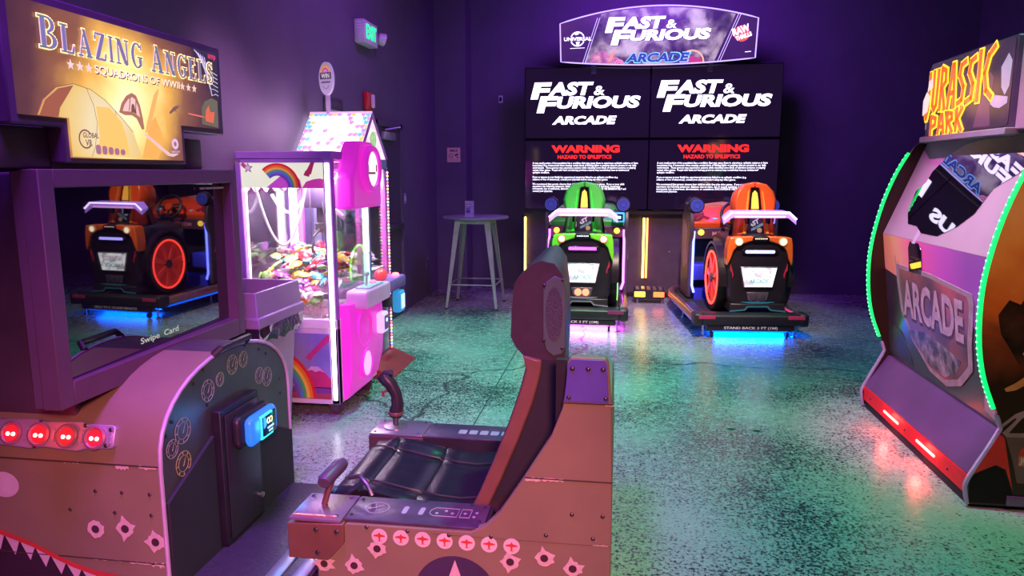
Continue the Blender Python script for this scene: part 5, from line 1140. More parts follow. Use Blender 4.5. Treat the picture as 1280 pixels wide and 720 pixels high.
    MB().fp(fb, [(-.105, .955), (-.09, .985), (.09, .985), (.105, .955), (.09, .945), (-.09, .945)], .0, .036).build('badge_bar', black_gloss, tail, bevel=.006)
    for k in range(7): MB().fdisc(fb, -.066 + k * .022, .966, .0055, .036, .039, 8).build('badge_diode', glow('badge_white_' + tag_, C['diode'], 2.5), tail)
    # third brake light bar
    lb_ = MB().fp(fb, rrect(-.215, .215, .815, .862, .022), .0, .020).build('light_bar_housing', black_gloss, tail, bevel=.005)
    MB().fp(fb, rrect(-.175, .175, .824, .853, .013), .02, .028).build('light_bar', glow('bar_' + tag_, C['bar'], 4.5), lb_)
    # lit number plate in a trapezoid frame
    PP = [(-.222, .690), (.222, .690), (.172, .487), (-.172, .487)]
    pf = MB().fp(fb, PP, .0, .022).build('plate_frame', mat('plate_rim', (.45, .40, .50), .3, .6), tail, bevel=.004)
    PI_ = [(-.210, .681), (.210, .681), (.163, .496), (-.163, .496)]
    pm_ = MB().fp(fb, PI_, .022, .026).build('plate_panel', print_mat('plate_print', [(.38, (.42, .38, .44)), (.47, (.86, .84, .9)), (.62, (1, .98, 1))], 14, es=1.9), tail)
    MB().ftext(fb, 'FAST&FURIOUS', -.160, .600, .30, .055, .0268, shear=.25, bold=.03).build('plate_lettering', glow('plate_pale', (.62, .55, .70), .9), pf, smooth=False)
    MB().ftext(fb, 'ARCADE', -.120, .530, .23, .042, .0268, shear=.25, bold=.03).build('plate_lettering', glow('plate_teal', (.10, .42, .48), .9), pf, smooth=False)
    # twin fog lamps in a keystone frame
    kf = MB().fp(fb, [(-.135, .44), (.135, .44), (.115, .365), (.075, .345), (-.075, .345), (-.115, .365)], .0, .018).build('fog_frame', mat('fog_rim', (.16, .13, .18), .3, .5), tail, bevel=.005)
    for s in (-1, 1):
        MB().lathe([(.036, 0), (.036, .006), (.028, .010), (0, .010)], fb.p(s * .048, .393, .018), fb.n, n=20).build('fog_lamp', glow('fog_' + tag_, C['fog'], C['fog_e']) if C['fog_e'] > .2 else mat('fog_off', (.07, .05, .09), .25), kf)
    # seat-back cowl: two painted flanks around a dark window, leaning forward
    fc = Fr((0, .30, .98), (1, 0, 0), (0, .20, 1), .80)
    core = MB().fp(fc, [(-.14, -.02), (.14, -.02), (.12, .30), (.10, .50), (-.10, .50), (-.12, .30)], -.22, .0).build('cowl_core', shell, t, bevel=.02)
    for s in (-1, 1):
        P = [(.115, -.01), (.250, -.01), (.232, .10), (.215, .20), (.255, .26), (.270, .35), (.235, .44), (.15, .51), (.0, .535), (.0, .475), (.052, .475), (.062, .43), (.088, .22)]
        o = MB().loft([[fc.p(s * a, b, -.26) for a, b in [(x * .82, z * .98) for x, z in P]], [fc.p(s * a, b, -.10) for a, b in P], [fc.p(s * a, b, .0) for a, b in P], [fc.p(s * (.05 + (x - .05) * .86), .25 + (z - .25) * .97, .04) for x, z in P]]).build('seat_cowl', paint, t, bevel=.012)
        MB().loft([[fc.p(s * a, b, .036) for a, b in ((.120, 0), (.165, 0), (.128, .22), (.095, .43), (.072, .45), (.098, .22))], [fc.p(s * a, b, .050) for a, b in ((.126, .005), (.158, .005), (.122, .22), (.090, .425), (.077, .44), (.103, .22))]]).build('cowl_stripe', mat('stripe_' + tag_, C['stripe'], .35), o)
    wd = MB().fp(fc, [(-.122, 0), (.122, 0), (.095, .22), (.062, .455), (-.062, .455), (-.095, .22)], .0, .012).build('rear_window', black_gloss, core)
    MB().fp(fc, [(-.045, .26), (.045, .26), (.040, .35), (.028, .42), (.0, .445), (-.028, .42), (-.040, .35)], .012, .022).build('headrest_glow', glow('headrest_amber', (1.0, .45, .05), 1.6), wd)
    MB().fp(fc, [(-.10, .015), (.10, .015), (.085, .17), (-.085, .17)], .012, .014).build('window_sticker', mat('sticker_dark', (.12, .10, .12), .4), wd)
    fz_ = Fr(fc.p(0, .09, .0145), (.85, .06, .45), (-.45, .19, .85))
    MB().ftext(fz_, 'FAST', -.085, .008, .14, .045, .001, shear=.2, bold=.04).build('sticker_lettering', mat('sticker_chalk', (.85, .82, .85), .5, emit=(.8, .78, .8), es=.5), wd, smooth=False)
    MB().ftext(fz_, 'ARCADE', -.055, -.03, .13, .025, .001, shear=.2, bold=.04).build('sticker_lettering', mat('sticker_teal', (.30, .60, .62), .5, emit=(.3, .6, .6), es=.5), wd, smooth=False)
    MB().fdisc(fc, .055, .048, .024, .0145, .016, 16).build('sticker_badge', mat('sticker_gold', (.70, .50, .25), .4, emit=(.8, .5, .2), es=.4), wd)
    # lit acrylic spoiler on two stays
    zs, ysp = 1.20, .17
    for x in (-.10, .10): MB().box(x - .01, x + .01, .18, .42, 1.10, 1.19).build('spoiler_stay', black_gloss, t)
    wing = MB()
    secs = []
    for x, z, c in ((-.345, zs - .055, .06), (-.335, zs - .045, .085), (-.275, zs + .005, .11), (-.255, zs + .012, .12), (.255, zs + .012, .12), (.275, zs + .005, .11), (.335, zs - .045, .085), (.345, zs - .055, .06)):
        secs.append([(x, ysp - .03, z - .050), (x, ysp - .03, z + .010), (x, ysp + c, z + .018), (x, ysp + c, z + .002)])
    sp = MB().loft(secs).build('spoiler', mat('spoiler_acrylic_' + tag_, C['wing'], .2, emit=C['wing'], es=1.0), t, ang=25)
    MB().tube([(-.345, ysp - .034, zs - .052), (-.275, ysp - .034, zs + .012), (.275, ysp - .034, zs + .012), (.345, ysp - .034, zs - .052)], .010, 6).build('spoiler_edge_light', glow('wing_edge_' + tag_, C['wing_edge'], 5.0), sp)
    MB().tube([(-.24, ysp - .032, zs - .030), (.24, ysp - .032, zs - .030)], .010, 6).build('spoiler_lower_edge', glow('wing_low_' + tag_, C['wing_low'], 1.6), sp)
    # wheels with lit rims
    for s in (-1, 1):
        wx = s * .305; wy, wz, R = .52, .525, .335
        wl = MB().lathe([(R - .07, -.05), (R - .01, -.05), (R, -.03), (R, .03), (R - .01, .05), (R - .07, .05), (R - .07, -.05)], (wx, wy, wz), (s, 0, 0), n=36).build('wheel', mat('tyre', (.02, .018, .022), .6), t)
        MB().lathe([(.0, .018), (R - .065, .018), (R - .065, .028), (0, .028)], (wx, wy, wz), (s, 0, 0), n=30).build('rim_disc', mat('rim_' + tag_, [c * .5 for c in C['rim']], .35, emit=C['rim'], es=.35), wl)
        fw = Fr((wx + s * .03, wy, wz), (0, s, 0), (0, 0, 1))
        MB().fring(fw, 0, 0, R - .075, R - .055, .015, .028, 40).build('rim_light', glow('rim_led_' + tag_, C['rim'], 4.0), wl)
        for k in range(7):
            a = k * 2 * PI / 7 + .3; d_ = .20
            MB().fp(fw, [(math.cos(a - .30) * .045, math.sin(a - .30) * .045), (math.cos(a - .12) * .255, math.sin(a - .12) * .255), (math.cos(a + .12) * .255, math.sin(a + .12) * .255), (math.cos(a + .30) * .045, math.sin(a + .30) * .045)], .0, .018).build('rim_spoke', mat('spoke_' + tag_, [c * .8 + .05 for c in C['rim']], .3, .3, emit=C['rim'], es=.30), wl)
        MB().fdisc(fw, 0, 0, .05, .0, .026, 20).build('rim_hub', mat('hub_dark', (.08, .04, .04), .4), wl)
        # arch over the wheel
        MB().loft([[(s * .27, wy + math.cos(a) * r, wz + math.sin(a) * r) for r in (.350, .375)] + [(s * .365, wy + math.cos(a) * r, wz + math.sin(a) * r) for r in (.375, .350)] for a in [PI * k / 18 * 1.05 - .05 for k in range(19)]]).build('wheel_arch', shell, t, ang=40)
    # seat inside
    MB().rbox(-.22, .22, .55, 1.08, .40, .52, .05, 3).build('seat_cushion', leather, t)
    bk = MB().loft([[(x * k, y, z) for x in (-.20, -.17, .17, .20)] + [(x * k, y + .13, z - .02) for x in (.17, -.17)] for k, y, z in ((1, .60, .48), (1.05, .52, .75), (1.08, .45, 1.0), (.9, .40, 1.22), (.6, .37, 1.40))]).build('seat_back', leather, t, ang=50)
    # front console: two side posts, dashboard, steering wheel, pedals, glow-lit side panels
    co = MB().rbox(-.42, .42, 1.42, 1.90, .18, .98, .03).build('console', black_plastic, t)
    ds = MB().loft([[(x, y, z) for y, z in ((1.22, .98), (1.20, 1.04), (1.34, 1.15 + h), (1.70, 1.18 + h), (1.75, .95))] for x, h in ((-.44, -.06), (-.30, .04), (0, .08), (.30, .04), (.44, -.06))]).build('dashboard', paint, t, bevel=.012)
    fd = Fr((0, 1.195, 1.0), (1, 0, 0), (0, .8, .62))
    fd = Fr((0, 1.20, 1.045), (1, 0, 0), (0, .78, .62))
    for a, m in ((-.27, mat('dial_red_' + tag_, (.40, .02, .02), .3)), (-.18, glow('dial_cyan', (.10, .50, .80), 1.2)), (.18, mat('dial_red_' + tag_, (.40, .02, .02))), (.27, glow('dial_cyan', (.1, .5, .8), 1.2))):
        MB().fdisc(fd, a, .075, .034, -.002, .012, 18).build('dash_button', m, ds)
    MB().fp(fd, rrect(-.10, .10, .13, .18, .02), -.004, .010).build('dash_screen', glow('dash_white', (.85, .80, .9), .8), ds)
    kb = MB().box(-.42, .42, 1.17, 1.42, .86, .99).build('knee_panel', mat('knee_plum', (.10, .04, .07), .4), t, bevel=.01)
    MB().ftext(FRONT(0, 1.169, 0), 'MOTION STOP', -.22, .90, .44, .045, .002, bold=.02).build('knee_lettering', mat('knee_rose', (.55, .18, .30), .5, emit=(.6, .2, .3), es=.35), kb, smooth=False)
    fyb = FRONT(0, 1.168, 0)
    for s in (-1, 1): MB().lathe([(.034, 0), (.034, .012), (.026, .024), (0, .026)], fyb.p(s * .345, .935, 0), fyb.n, n=18).build('knee_button', glow('knee_yellow', (1.0, .62, .06), 2.0), kb)
    sw = MB().lathe([(.020, -.10), (.030, 0)], (0, 1.16, 1.09), (0, -.85, .42)).build('steering_column', black_plastic, t)
    fw = Fr((0, 1.08, 1.13), (1, 0, 0), (0, .44, .9))
    rm = MB()
    rm.ftube(fw, [(math.cos(a) * .15, math.sin(a) * .15) for a in [k * 2 * PI / 28 for k in range(28)]], 0, .017, 8, True)
    wl = rm.build('steering_wheel', mat('wheel_rubber', (.03, .02, .03), .4), t)
    for a in (PI, 0, -PI / 2): MB().ftube(fw, [(0, 0), (math.cos(a) * .145, math.sin(a) * .145)], 0, .016, 6).build('wheel_spoke', dark_steel, wl)
    MB().fdisc(fw, 0, 0, .045, -.01, .022, 20).build('wheel_hub', mat('hub_' + tag_, C['paint'], .35), wl)
    for s in (-1, 1):
        x = s * .455
        ps = MB().prism([(1.16, .20), (1.16, .80), (1.10, .92), (1.12, 1.12), (1.20, 1.22), (1.45, 1.26), (1.60, 1.10), (1.60, .20)], 'x', x - .022, x + .022).build('side_post', mat('post_dark', (.07, .045, .075), .4), t, bevel=.008)
        MB().fp(Fr((x + s * .0225, 0, 0), (0, s, 0), (0, 0, 1)), [(s * y, z) for y, z in ((1.20, .60), (1.30, .72), (1.26, .95), (1.50, 1.06), (1.54, .7), (1.40, .5))], 0, .003).build('post_graphic', mat('post_rose', (.42, .20, .26), .45), ps)
        MB().tube([(x - s * .03, 1.135, .95), (x - s * .026, 1.142, .82), (x - s * .026, 1.142, .34), (x - s * .05, 1.142, .26)], .013, 8).build('led_strip', led, ps)
        fk = FRONT(s * .41, 1.12, 1.235)
        sp2 = MB().fdisc(fk, 0, 0, .085, -.09, .0, 26).build('speaker_pod', black_plastic, t, bevel=.008)
        MB().fdisc(fk, 0, 0, .070, .0, .008, 24).build('speaker_cone', mat('cone_' + tag_, C['cone'], .3, emit=C['cone_e'], es=.30), sp2)
        MB().fring(fk, 0, 0, .030, .036, .008, .012, 20).fring(fk, 0, 0, .05, .054, .008, .011, 22).build('speaker_ring', mat('cone_ring', (.05, .04, .10), .3), sp2)
    ft_ = MB().box(-.40, .40, 1.16, 1.42, .175, .30).build('foot_well', mat('well_' + tag_, C['well'], .4), t)
    for x in (-.10, .10): MB().rbox(x - .045, x + .045, 1.13, 1.155, .22, .40, .006).build('pedal', steel, ft_)
    pd = MB().rbox(-.42, -.22, 1.14, 1.40, .40, .58, .015).build('side_box', mat('well_' + tag_, C['well'], .4), t)
    rd = MB().rbox(.30, .43, 1.05, 1.11, 1.04, 1.15, .014, 3).build('card_reader', glow('reader_pod_' + tag_, C['reader'], 1.2), t)
    MB().rbox(.322, .408, 1.044, 1.051, 1.058, 1.132, .003, 1).build('reader_screen', black_gloss, rd)
    MB().fp(FRONT(.322, 1.0435, 1.058), rrect(.02, .066, .02, .054, .004), 0, .001).build('reader_icon', glow('reader_icon', (.5, .7, 1.0), 1.4), rd)
    lamp_in(t, 'underglow_lamp', (0, .22, .09), C['under'], C['under_w'], .72, 'AREA', (0, .18, 0), .30)
    done()
    return t
GREEN = dict(name='green', paint=(.06, .50, .06), paint2=(.20, .75, .03), rail=(.55, .26, .40), led=(.75, .10, 1.0), under=(.70, .10, 1.0), under_w=16, refl=(.20, .02, .10), ring=(.75, .12, .05), lamp=(1.0, .90, .75), diode=(.8, .9, 1),
             lip=(.30, .26, .36), bar=(.80, .06, 1.0), fog=(1.0, .12, .06), fog_e=5.0, stripe=(.03, .90, .05), wing=(.85, .35, .85), wing_edge=(1.0, .55, .95), wing_low=(1.0, .5, .95), rim=(.20, .9, .10), cone=(.06, .05, .30), cone_e=(.10, .12, .9), well=(.10, .04, .20), well_w=4, reader=(.04, .45, .75), key=(1.0, .85, 1.0), key_w=6)
ORANGE = dict(name='orange', paint=(.95, .10, .015), paint2=(1.0, .15, .02), rail=(.62, .34, .30), led=(.12, .15, 1.0), under=(.0, .10, 1.0), under_w=34, refl=(.40, .03, .10), ring=(.85, .45, .15), lamp=(1.0, .92, .72), diode=(1, .6, .4),
              lip=(.05, .28, .42), bar=(.35, .30, 1.0), fog=(.1, .05, .1), fog_e=0.0, stripe=(1.0, .36, .03), wing=(.45, .25, .95), wing_edge=(.80, .62, 1.0), wing_low=(.95, .45, .95), rim=(1.0, .05, .03), cone=(.05, .06, .35), cone_e=(.08, .12, 1.0), well=(.04, .05, .75), well_w=9, reader=(.35, .2, .9), key=(1.0, .80, .75), key_w=6)
racing_pod('racing_pod', 'green racing pod with pink glowing spoiler, left of the pair', (-.355, 7.17, 0), math.radians(0.5), GREEN)
racing_pod('racing_pod', 'orange racing pod with red-lit wheel and blue underglow, right of the pair', (1.365, 7.12, 0), math.radians(5.5), ORANGE)
# bridge between the pods: linking tread with lit wedges
t = thing('link_bridge', 'low black cable bridge with lit yellow and orange wedges linking the racing pods', 'cable cover', (.40, 8.75, 0))
MB().box(.205, .575, 8.86, 9.12, .06, .17).build('bridge_body', black_matte, t, bevel=.01)
for k in range(5): MB().box(.225 + k * .07, .265 + k * .07, 8.88, 9.10, .17, .182).build('tread_plate', mat('tread_bronze', (.42, .28, .22), .35, .6), t)
for x0, x1, m in ((.21, .34, glow('wedge_yellow', (1.0, .62, .05), 3.2)), (.44, .57, glow('wedge_orange', (1.0, .14, .03), 3.2))):
    MB().rbox(x0, x1, 8.845, 8.862, .085, .15, .006).build('lit_wedge', m, t)
for x in (.25, .55): MB().cyl((x, 8.9, 0), (x, 8.9, .06), .012).build('levelling_foot', steel, t)
done()

# ------------------------------------------------------------------ dinosaur gun game cabinet on the right
jy0, jy1 = 3.55, 5.10      # near and far side panels
t = thing('theater_game_cabinet', 'tall dinosaur-themed arcade cabinet with green light strips and red glowing base', 'arcade machine', (2.2, (jy0 + jy1) / 2, 0))
prof = [(1.70, .02), (1.685, .09), (1.695, .15), (1.80, .375), (1.805, .42), (1.775, .50), (1.72, .64), (1.685, .80), (1.672, 1.0), (1.685, 1.18), (1.73, 1.40), (1.80, 1.60), (1.885, 1.76)]
ps = [(v.x, v.y) for v in smooth_path([(x, z, 0) for x, z in prof], 3)]
side = ps + [(1.93, 1.80), (2.70, 2.05), (2.72, .02)]
fire = print_mat('side_art_fire', [(.28, (.03, .010, .006)), (.42, (.22, .05, .02)), (.54, (.75, .17, .03)), (.66, (.95, .38, .08)), (.8, (.98, .62, .28))], 2.6, detail=8, dist=.5, rough=.3, center=(1.95 - 2.2, 3.55 - 4.325, 1.40), radius=.9, glowmix=.55)
edge_l = mat('edge_violet', (.45, .36, .62), .25, .3)
sides = []
for y0, y1 in ((jy0, jy0 + .022), (jy1 - .022, jy1)):
    o = MB().prism(side, 'y', y0, y1).build('side_panel', fire, t); sides.append(o)
    MB().tube([(x - .001, (y0 + y1) / 2, z) for x, z in ps[:15]], .013, 8).build('edge_trim', edge_l, o)
    strip = [(x - .006, (y0 + y1) / 2, z) for x, z in ps if .49 < z < 1.74]
    MB().tube(strip, .013, 8).build('light_strip', glow('strip_green', (.0, .85, .14), 1.6), o)
    pb = MB()
    for k in range(len(strip) - 1):
        A_, B_ = Vector(strip[k]), Vector(strip[k + 1])
        for q_ in (0.25, .75):
            p = A_.lerp(B_, q_); pb.ellip((p.x - .011, p.y, p.z), .006, .007, .006, 6, 4)
    pb.build('strip_diodes', glow('strip_diode', (.25, 1.0, .50), 2.2), o)['kind'] = 'stuff'
# base: red front, violet sloped deck, black kick
red_b = mat('base_red', (.85, .008, .025), .5, var=.05, spec=.25)
ib0, ib1 = jy0 + .022, jy1 - .022
MB().prism([(1.71, .0), (2.70, .0), (2.70, .055), (1.71, .055)], 'y', ib0, ib1).build('plinth', black_matte, t)
fb_ = MB().prism([(1.695, .055), (1.692, .155), (1.80, .155), (1.80, .055)], 'y', ib0, ib1).build('base_front', red_b, t, bevel=.004)
MB().prism([(1.694, .155), (1.706, .175), (1.83, .372), (1.90, .372), (1.90, .155)], 'y', ib0, ib1).build('sloped_deck', mat('deck_violet', (.14, .05, .18), .40, .2, var=.15, scale=3), t, bevel=.004)
fw_ = WEST(1.6925, jy1, 0)
for a in (.42, .93): MB().fp(fw_, rrect(a, a + .24, .098, .112, .004), 0, .006).build('red_light_bar', glow('bar_red', (1.0, .12, .10), 9.0), fb_)
for a in (.16, .75, 1.32): screw(fw_, a, .10, fb_, .007)
for a in (.3, .8): lamp_in(fb_, 'base_bar_lamp', (1.66, jy1 - a - .24, .105), (1, .08, .06), 1.6, .03)
# lower front panel (overhangs), printed; upper glossy window panel (leans back)
lp0, lp1 = (1.845, .372), (1.735, 1.20)
dn = Vector((lp1[0] - lp0[0], 0, lp1[1] - lp0[1])); LL = dn.length
fl = Fr((lp0[0], jy1 - .022, lp0[1]), (0, -1, 0), dn); WJ = ib1 - ib0
lo = MB().fp(fl, [(0, 0), (WJ, 0), (WJ, LL), (0, LL)], -.02, 0).build('lower_panel', mat('panel_night', (.045, .03, .05), .30, var=.3, scale=4, coat=.4), t)
grad = MB().fp(fl, [(0.002, .60), (WJ - .002, .42), (WJ - .002, LL - .002), (.002, LL - .002)], 0, .0012).build('panel_sunset', print_mat('sunset_print', [(.20, (.30, .07, .42)), (.42, (.60, .08, .55)), (.60, (.95, .10, .42)), (.80, (.98, .42, .22))], 1.1, detail=2, rough=.25, center=(1.76 - 2.2, 5.0 - 4.325, 1.1), radius=1.3, glowmix=.8), lo)
# stone shield with the word across it
stone = mat('shield_stone', (.34, .24, .28), .45, var=.25, scale=18)
SH = lambda k: [(.72 + (a - .72) * k, .40 + (b - .40) * k) for a, b in ((.20, .72), (.22, .66), (.72, .665), (1.22, .63), (1.24, .58), (1.20, .36), (1.20, .22), (1.06, .10), (.88, .045), (.66, .07), (.42, .20), (.26, .36), (.22, .52))]
sh_ = MB().fp(fl, SH(1.0), .0012, .006).build('shield_border', stone, lo, bevel=.002)
MB().fp(fl, SH(.90), .006, .0068).build('shield_field', print_mat('shield_field', [(.35, (.06, .03, .05)), (.50, (.22, .06, .08)), (.65, (.48, .10, .10))], 3.0, rough=.35), sh_)
MB().fp(fl, [(.36, .26), (.62, .30), (.90, .27), (1.08, .24), (1.0, .15), (.86, .095), (.66, .12), (.46, .20)], .0068, .0074).build('shield_scene', print_mat('shield_scene', [(.4, (.05, .03, .05)), (.55, (.20, .15, .20)), (.7, (.40, .30, .34))], 14, rough=.4), sh_)
MB().ftext(fl, 'ARCADE', .305, .325, .83, .25, .0076, bold=.055).build('word_shadow', mat('word_shadow', (.09, .04, .07), .5), sh_, smooth=False)
MB().ftext(fl, 'ARCADE', .315, .345, .81, .235, .0092, bold=.035).build('word_lettering', mat('word_stone', (.50, .34, .42), .45, var=.2, scale=25), sh_, smooth=False)
MB().fp(fl, [(1.30, .05), (1.40, .03), (1.42, .13), (1.31, .16)], .0012, .002).build('legal_sticker', mat('sticker_grey', (.35, .28, .34), .5), lo)
tire = MB().fp(fl, [(.0, .03), (.0, .18), (.10, .235), (.22, .22), (.34, .14), (.40, .03)], .0012, .004).build('printed_tyre', mat('tyre_print', (.035, .03, .04), .4), lo)
# upper panel
up0, up1 = (1.735, 1.20), (1.965, 1.80)
du = Vector((up1[0] - up0[0], 0, up1[1] - up0[1])); LU = du.length
fu = Fr((up0[0], jy1 - .022, up0[1]), (0, -1, 0), du)
uo = MB().fp(fu, [(0, 0), (WJ, 0), (WJ, LU), (0, LU)], -.02, 0).build('upper_panel', mat('upper_grey', (.40, .27, .36), .5, .0, var=.08, scale=2), t)
BL = [(.20, .30), (.235, .16), (.32, .09), (.46, .085), (.56, .05), (.78, .05), (.95, .12), (1.06, .20), (1.12, .34), (1.28, .42), (1.40, .52), (1.42, .60), (1.30, .645), (1.20, .645), (1.02, .61), (.80, .62), (.56, .59), (.40, .52), (.30, .43), (.285, .36)]
MB().fp(fu, BL, 0, .003).build('window', mat('window_black_mirror', (.004, .004, .005), .02, var=.05, spec=1.0, coat=1.0, coat_rough=.012, coat_ior=2.0), uo, smooth=False)
MB().fp(fu, [(.50, -.02), (.545, -.02), (.56, .10), (.50, .10)], 0, .0015).build('pale_stripe', mat('stripe_violet', (.48, .36, .52), .4), uo)  # a pale reflection on the panel, painted as a flat stripe
MB().fp(fl, [(.42, LL - .25), (.455, LL - .275), (.58, LL - .265), (.61, LL - .22), (.62, LL - .05), (.58, LL - .01), (.46, LL - .01), (.43, LL - .05)], .0014, .006).build('dark_insert', mat('window_black_mirror', (.004, .004, .005)), lo, bevel=.002)
# side light returns inside the far panel
MB().box(1.86, 2.70, ib0, ib1, .06, .372).build('inner_body', black_matte, t)
MB().prism([(1.875, .372), (1.77, 1.20), (2.0, 1.80), (2.69, 2.04), (2.70, .372)], 'y', ib0, ib1).build('cabinet_body', black_matte, t)
# marquee head
m0, m1, mz0, mz1 = 3.88, 5.07, 1.815, 2.255
pol = [(1.90, m0), (1.87, m0 + .03), (1.87, m1 - .20), (1.935, m1), (2.35, m1), (2.35, m0)]
hd = MB().prism(pol, 'z', mz0, mz1).build('marquee_head', mat('head_plum', (.07, .035, .08), .3), t, bevel=.008)
MB().prism([(1.88, 3.60), (1.88, m0 - .004), (2.4, m0 - .004), (2.4, 3.60)], 'z', 1.80, 2.24).build('head_bracket', mat('bracket_rose', (.34, .17, .28), .4), t, bevel=.008)
MB().prism([(1.83, m0 - .02), (1.83, m1 - .2), (1.92, m1 + .01), (2.3, m1 + .01), (2.3, m0 - .02)], 'z', mz0 - .035, mz0 - .002).build('head_ledge', mat('ledge_smoke', (.30, .25, .32), .25, .2), t, bevel=.004)
fmj = WEST(1.8695, m1 - .20, mz0)
MB().fp(fmj, rrect(.005, .955, .01, .43, .02), 0, .003).build('marquee_print', print_mat('marquee_night', [(.35, (.02, .008, .03)), (.55, (.07, .02, .08)), (.7, (.16, .05, .14))], 3.5, es=.5, detail=5), hd)
MB().fp(fmj, [(.60, .02), (.66, .20), (.72, .30), (.78, .26), (.76, .14), (.78, .02)], .003, .0036).build('printed_creature', mat('creature_dark', (.09, .035, .07), .4, emit=(.12, .04, .10), es=.5), hd)
for P in ([(.84, .30), (.90, .36), (.94, .32), (.935, .20), (.90, .16), (.86, .20)], [(.76, .13), (.80, .17), (.93, .15), (.93, .12), (.86, .10), (.80, .11)]):
    MB().fp(fmj, P, .003, .0038).build('printed_bone', mat('bone_grey', (.36, .30, .40), .4, emit=(.4, .33, .45), es=.4), hd)
fch = Fr((1.9345, m1 - .001, mz0), (-.309, -.951, 0), (0, 0, 1))
MB().fp(fch, [(.02, .05), (.10, .05), (.11, .16), (.05, .18), (.02, .12)], .0015, .003).fp(fch, [(.03, .22), (.10, .24), (.09, .33), (.04, .31)], .0015, .003).build('printed_bone', mat('bone_grey', (.36, .30, .40)), hd)
# angular two-line title
LET = {'J': [((.75, 1), (.75, .2)), ((.75, .2), (.45, 0)), ((.45, 0), (.1, .18))],
 'U': [((.1, 1), (.15, .12)), ((.15, .12), (.5, 0)), ((.5, 0), (.85, .12)), ((.85, .12), (.9, 1))],
 'R': [((.12, 0), (.12, 1)), ((.12, 1), (.75, .92)), ((.75, .92), (.82, .66)), ((.82, .66), (.15, .50)), ((.35, .5), (.95, 0))],
 'A': [((.05, 0), (.42, 1)), ((.42, 1), (.58, 1)), ((.58, 1), (.95, 0)), ((.25, .34), (.75, .34))],
 'S': [((.88, .95), (.3, .9)), ((.3, .9), (.15, .66)), ((.15, .66), (.82, .40)), ((.82, .40), (.72, .1)), ((.72, .1), (.08, .04))],
 'I': [((.5, 0), (.5, 1))],
 'C': [((.92, .98), (.42, .84)), ((.42, .84), (.12, .5)), ((.12, .5), (.42, .14)), ((.42, .14), (.92, .0))],
 'P': [((.15, 0), (.12, 1)), ((.12, 1), (.85, .88)), ((.85, .88), (.80, .56)), ((.80, .56), (.15, .44))],
 'K': [((.15, 0), (.15, 1)), ((.88, 1), (.2, .48)), ((.3, .52), (.95, 0))]}
tor = glow('title_orange', (1.0, .13, .01), 1.0); tye = glow('title_yellow', (1.0, .55, .02), 1.9)
for part, m, th_, d0, d1 in (('title_outline', tye, .026, .0035, .0075), ('title_lettering', tor, .0155, .0075, .0105)):
    q_ = MB(); x = -.045
    for ch, w_, y0, h_ in (('J', .07, .11, .265), ('U', .075, .155, .225), ('R', .08, .15, .235), ('A', .09, .15, .235), ('S', .08, .155, .24), ('S', .08, .155, .245), ('I', .03, .16, .25), ('C', .11, .165, .255)):
        q_.strokes(fmj, LET[ch], x, y0, w_, h_, th_ * (.9 if ch != 'I' else 1.0), d0, d1); x += w_ + .030
    q_.build(part, m, hd, smooth=False); q_ = MB(); x = .06
    for ch, w_, y0, h_ in (('P', .085, .0, .115), ('A', .085, .012, .105), ('R', .085, .012, .11), ('K', .085, .015, .12)):
        q_.strokes(fmj, LET[ch], x, y0, w_, h_, th_ * .80, d0, d1); x += w_ + .026
    q_.build(part, m, hd, smooth=False)
MB().fp(fmj, [(-.06, .13), (.01, .15), (.03, .24), (-.02, .27), (-.065, .22)], .0105, .0125).fp(fmj, [(-.01, .27), (.06, .29), (.05, .345), (.0, .33)], .0105, .0125).build('printed_bones', glow('bones_white', (.95, .75, .75), .9), hd)
lamp_in(hd, 'marquee_lamp', (1.72, 4.5, 2.02), (1.0, .42, .08), 1.6, .12)
# near side artwork: red wedge, black foot, pale truck outline, badge, sleeve and arm
fsd = FRONT(0, jy0 - .0005, 0)
so_ = sides[0]
MB().fp(fsd, [(1.70, .03), (1.695, .14), (1.705, .165), (1.80, .22), (1.84, .20), (1.885, .09), (1.87, .03)], 0, .0012).build('printed_foot', mat('foot_black', (.010, .008, .010), .6, spec=.2), so_)
MB().fp(fsd, [(1.712, .178), (1.795, .365), (1.81, .375), (1.825, .36), (1.885, .10), (1.845, .205), (1.80, .225)], .0012, .002).build('printed_wedge', mat('wedge_red', (.66, .03, .03), .35), so_)
MB().fp(fsd, [(1.80, .42), (1.86, .48), (1.90, .50), (2.2, .49), (2.2, .47), (1.915, .475), (1.89, .46), (1.84, .385), (2.2, .40), (2.2, .37), (1.83, .365), (1.812, .385), (1.825, .40), (1.868, .455), (1.86, .46), (1.81, .41)], .0012, .0018).build('printed_truck', mat('truck_grey', (.30, .22, .26), .4, var=.2, scale=12), so_)
MB().fp(fsd, [(1.83, .365), (2.2, .37), (2.2, .12), (1.90, .14), (1.87, .25)], .0006, .0012).build('printed_door', mat('truck_door', (.14, .08, .09), .4, var=.25, scale=8), so_)
MB().fdisc(fsd, 1.955, .275, .062, .0018, .0026, 26).build('badge_disc', mat('badge_red', (.50, .05, .03), .4), so_)
MB().fp(fsd, [(1.895, .225), (2.06, .225), (2.06, .275), (1.895, .275)], .0026, .0032).build('badge_band', mat('badge_frame', (.40, .20, .14), .4), so_)
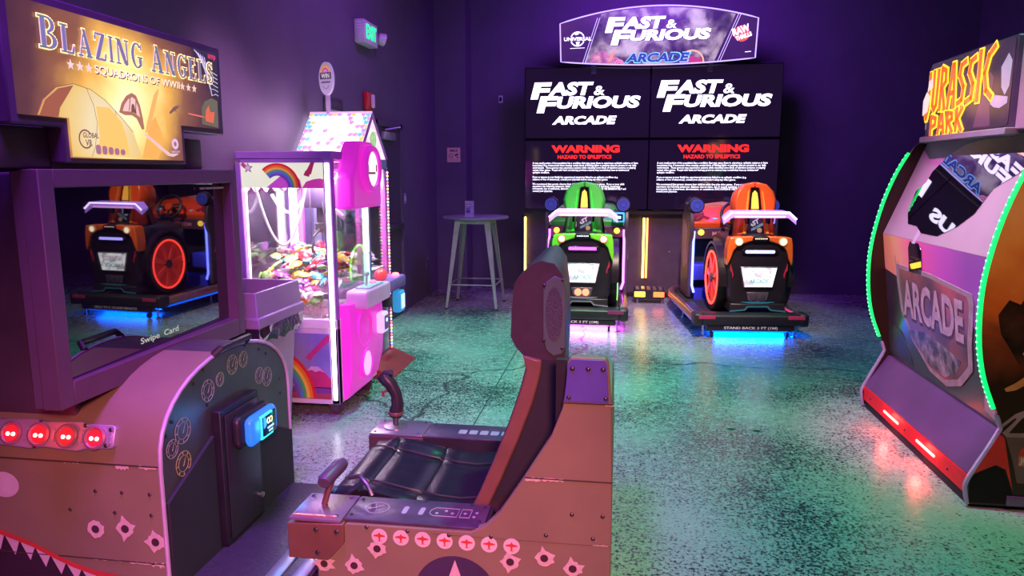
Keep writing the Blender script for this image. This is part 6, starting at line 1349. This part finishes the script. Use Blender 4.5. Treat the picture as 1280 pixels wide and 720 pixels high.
MB().ftext(fsd, 'JURASSIC', 1.90, .232, .16, .036, .0036, bold=.03).build('badge_lettering', mat('badge_pale', (.70, .55, .58), .4), so_, smooth=False)
MB().fp(fsd, [(1.80, .60), (1.84, .625), (1.90, .675), (1.96, .70), (1.96, .66), (1.91, .635), (1.85, .595), (1.81, .585)], .0006, .0012).build('printed_arm', mat('arm_tan', (.55, .26, .10), .45, var=.2, scale=20), so_)
MB().fp(fsd, [(1.90, .675), (1.95, .705), (2.05, .69), (2.05, .56), (1.95, .585), (1.92, .63)], .0012, .0018).build('printed_shirt', mat('shirt_grey', (.40, .30, .32), .5, var=.5, scale=40), so_)
MB().fp(fsd, [(1.86, .77), (1.88, .80), (1.94, .81), (2.02, .80), (2.02, .76), (1.93, .745), (1.88, .745)], .0012, .0018).build('printed_hand', mat('arm_tan', (.55, .26, .10)), so_)
MB().fp(fsd, [(1.74, .95), (1.78, 1.02), (1.83, 1.0), (1.87, 1.08), (1.93, 1.06), (1.99, 1.15), (2.2, 1.1), (2.2, .70), (1.85, .72), (1.80, .80), (1.76, .86)], .0004, .001).build('printed_ridge', print_mat('ridge_dark', [(.4, (.015, .008, .008)), (.7, (.08, .03, .02))], 9), so_)
MB().rbox(1.86, 2.2, jy0 - .012, jy0 - .0008, .025, .075, .004).build('service_plate', mat('service_violet', (.16, .12, .22), .35, .4), so_)
done()

# two dark scraps lying on the open floor
for k, (x, y, a) in enumerate(((.73, 4.49, .2), (.88, 4.48, -.3))):
    rk = random.Random(20 + k); rings = []
    for h_, sc_ in ((.0005, 1.0), (.004, .85), (.007, .45)):
        rings.append([(x + math.cos(q_ + a) * .032 * sc_ * rk.uniform(.6, 1.1), y + math.sin(q_ + a) * .016 * sc_ * rk.uniform(.6, 1.1), h_) for q_ in [j * PI / 5 for j in range(10)]])
    tag(MB().loft(rings).build('floor_scrap', mat('scrap_dark', (.02, .022, .02), .7)), ('larger dark scrap lying on the open floor, on the left of two', 'smaller dark scrap lying on the open floor, on the right of two')[k], 'scrap')
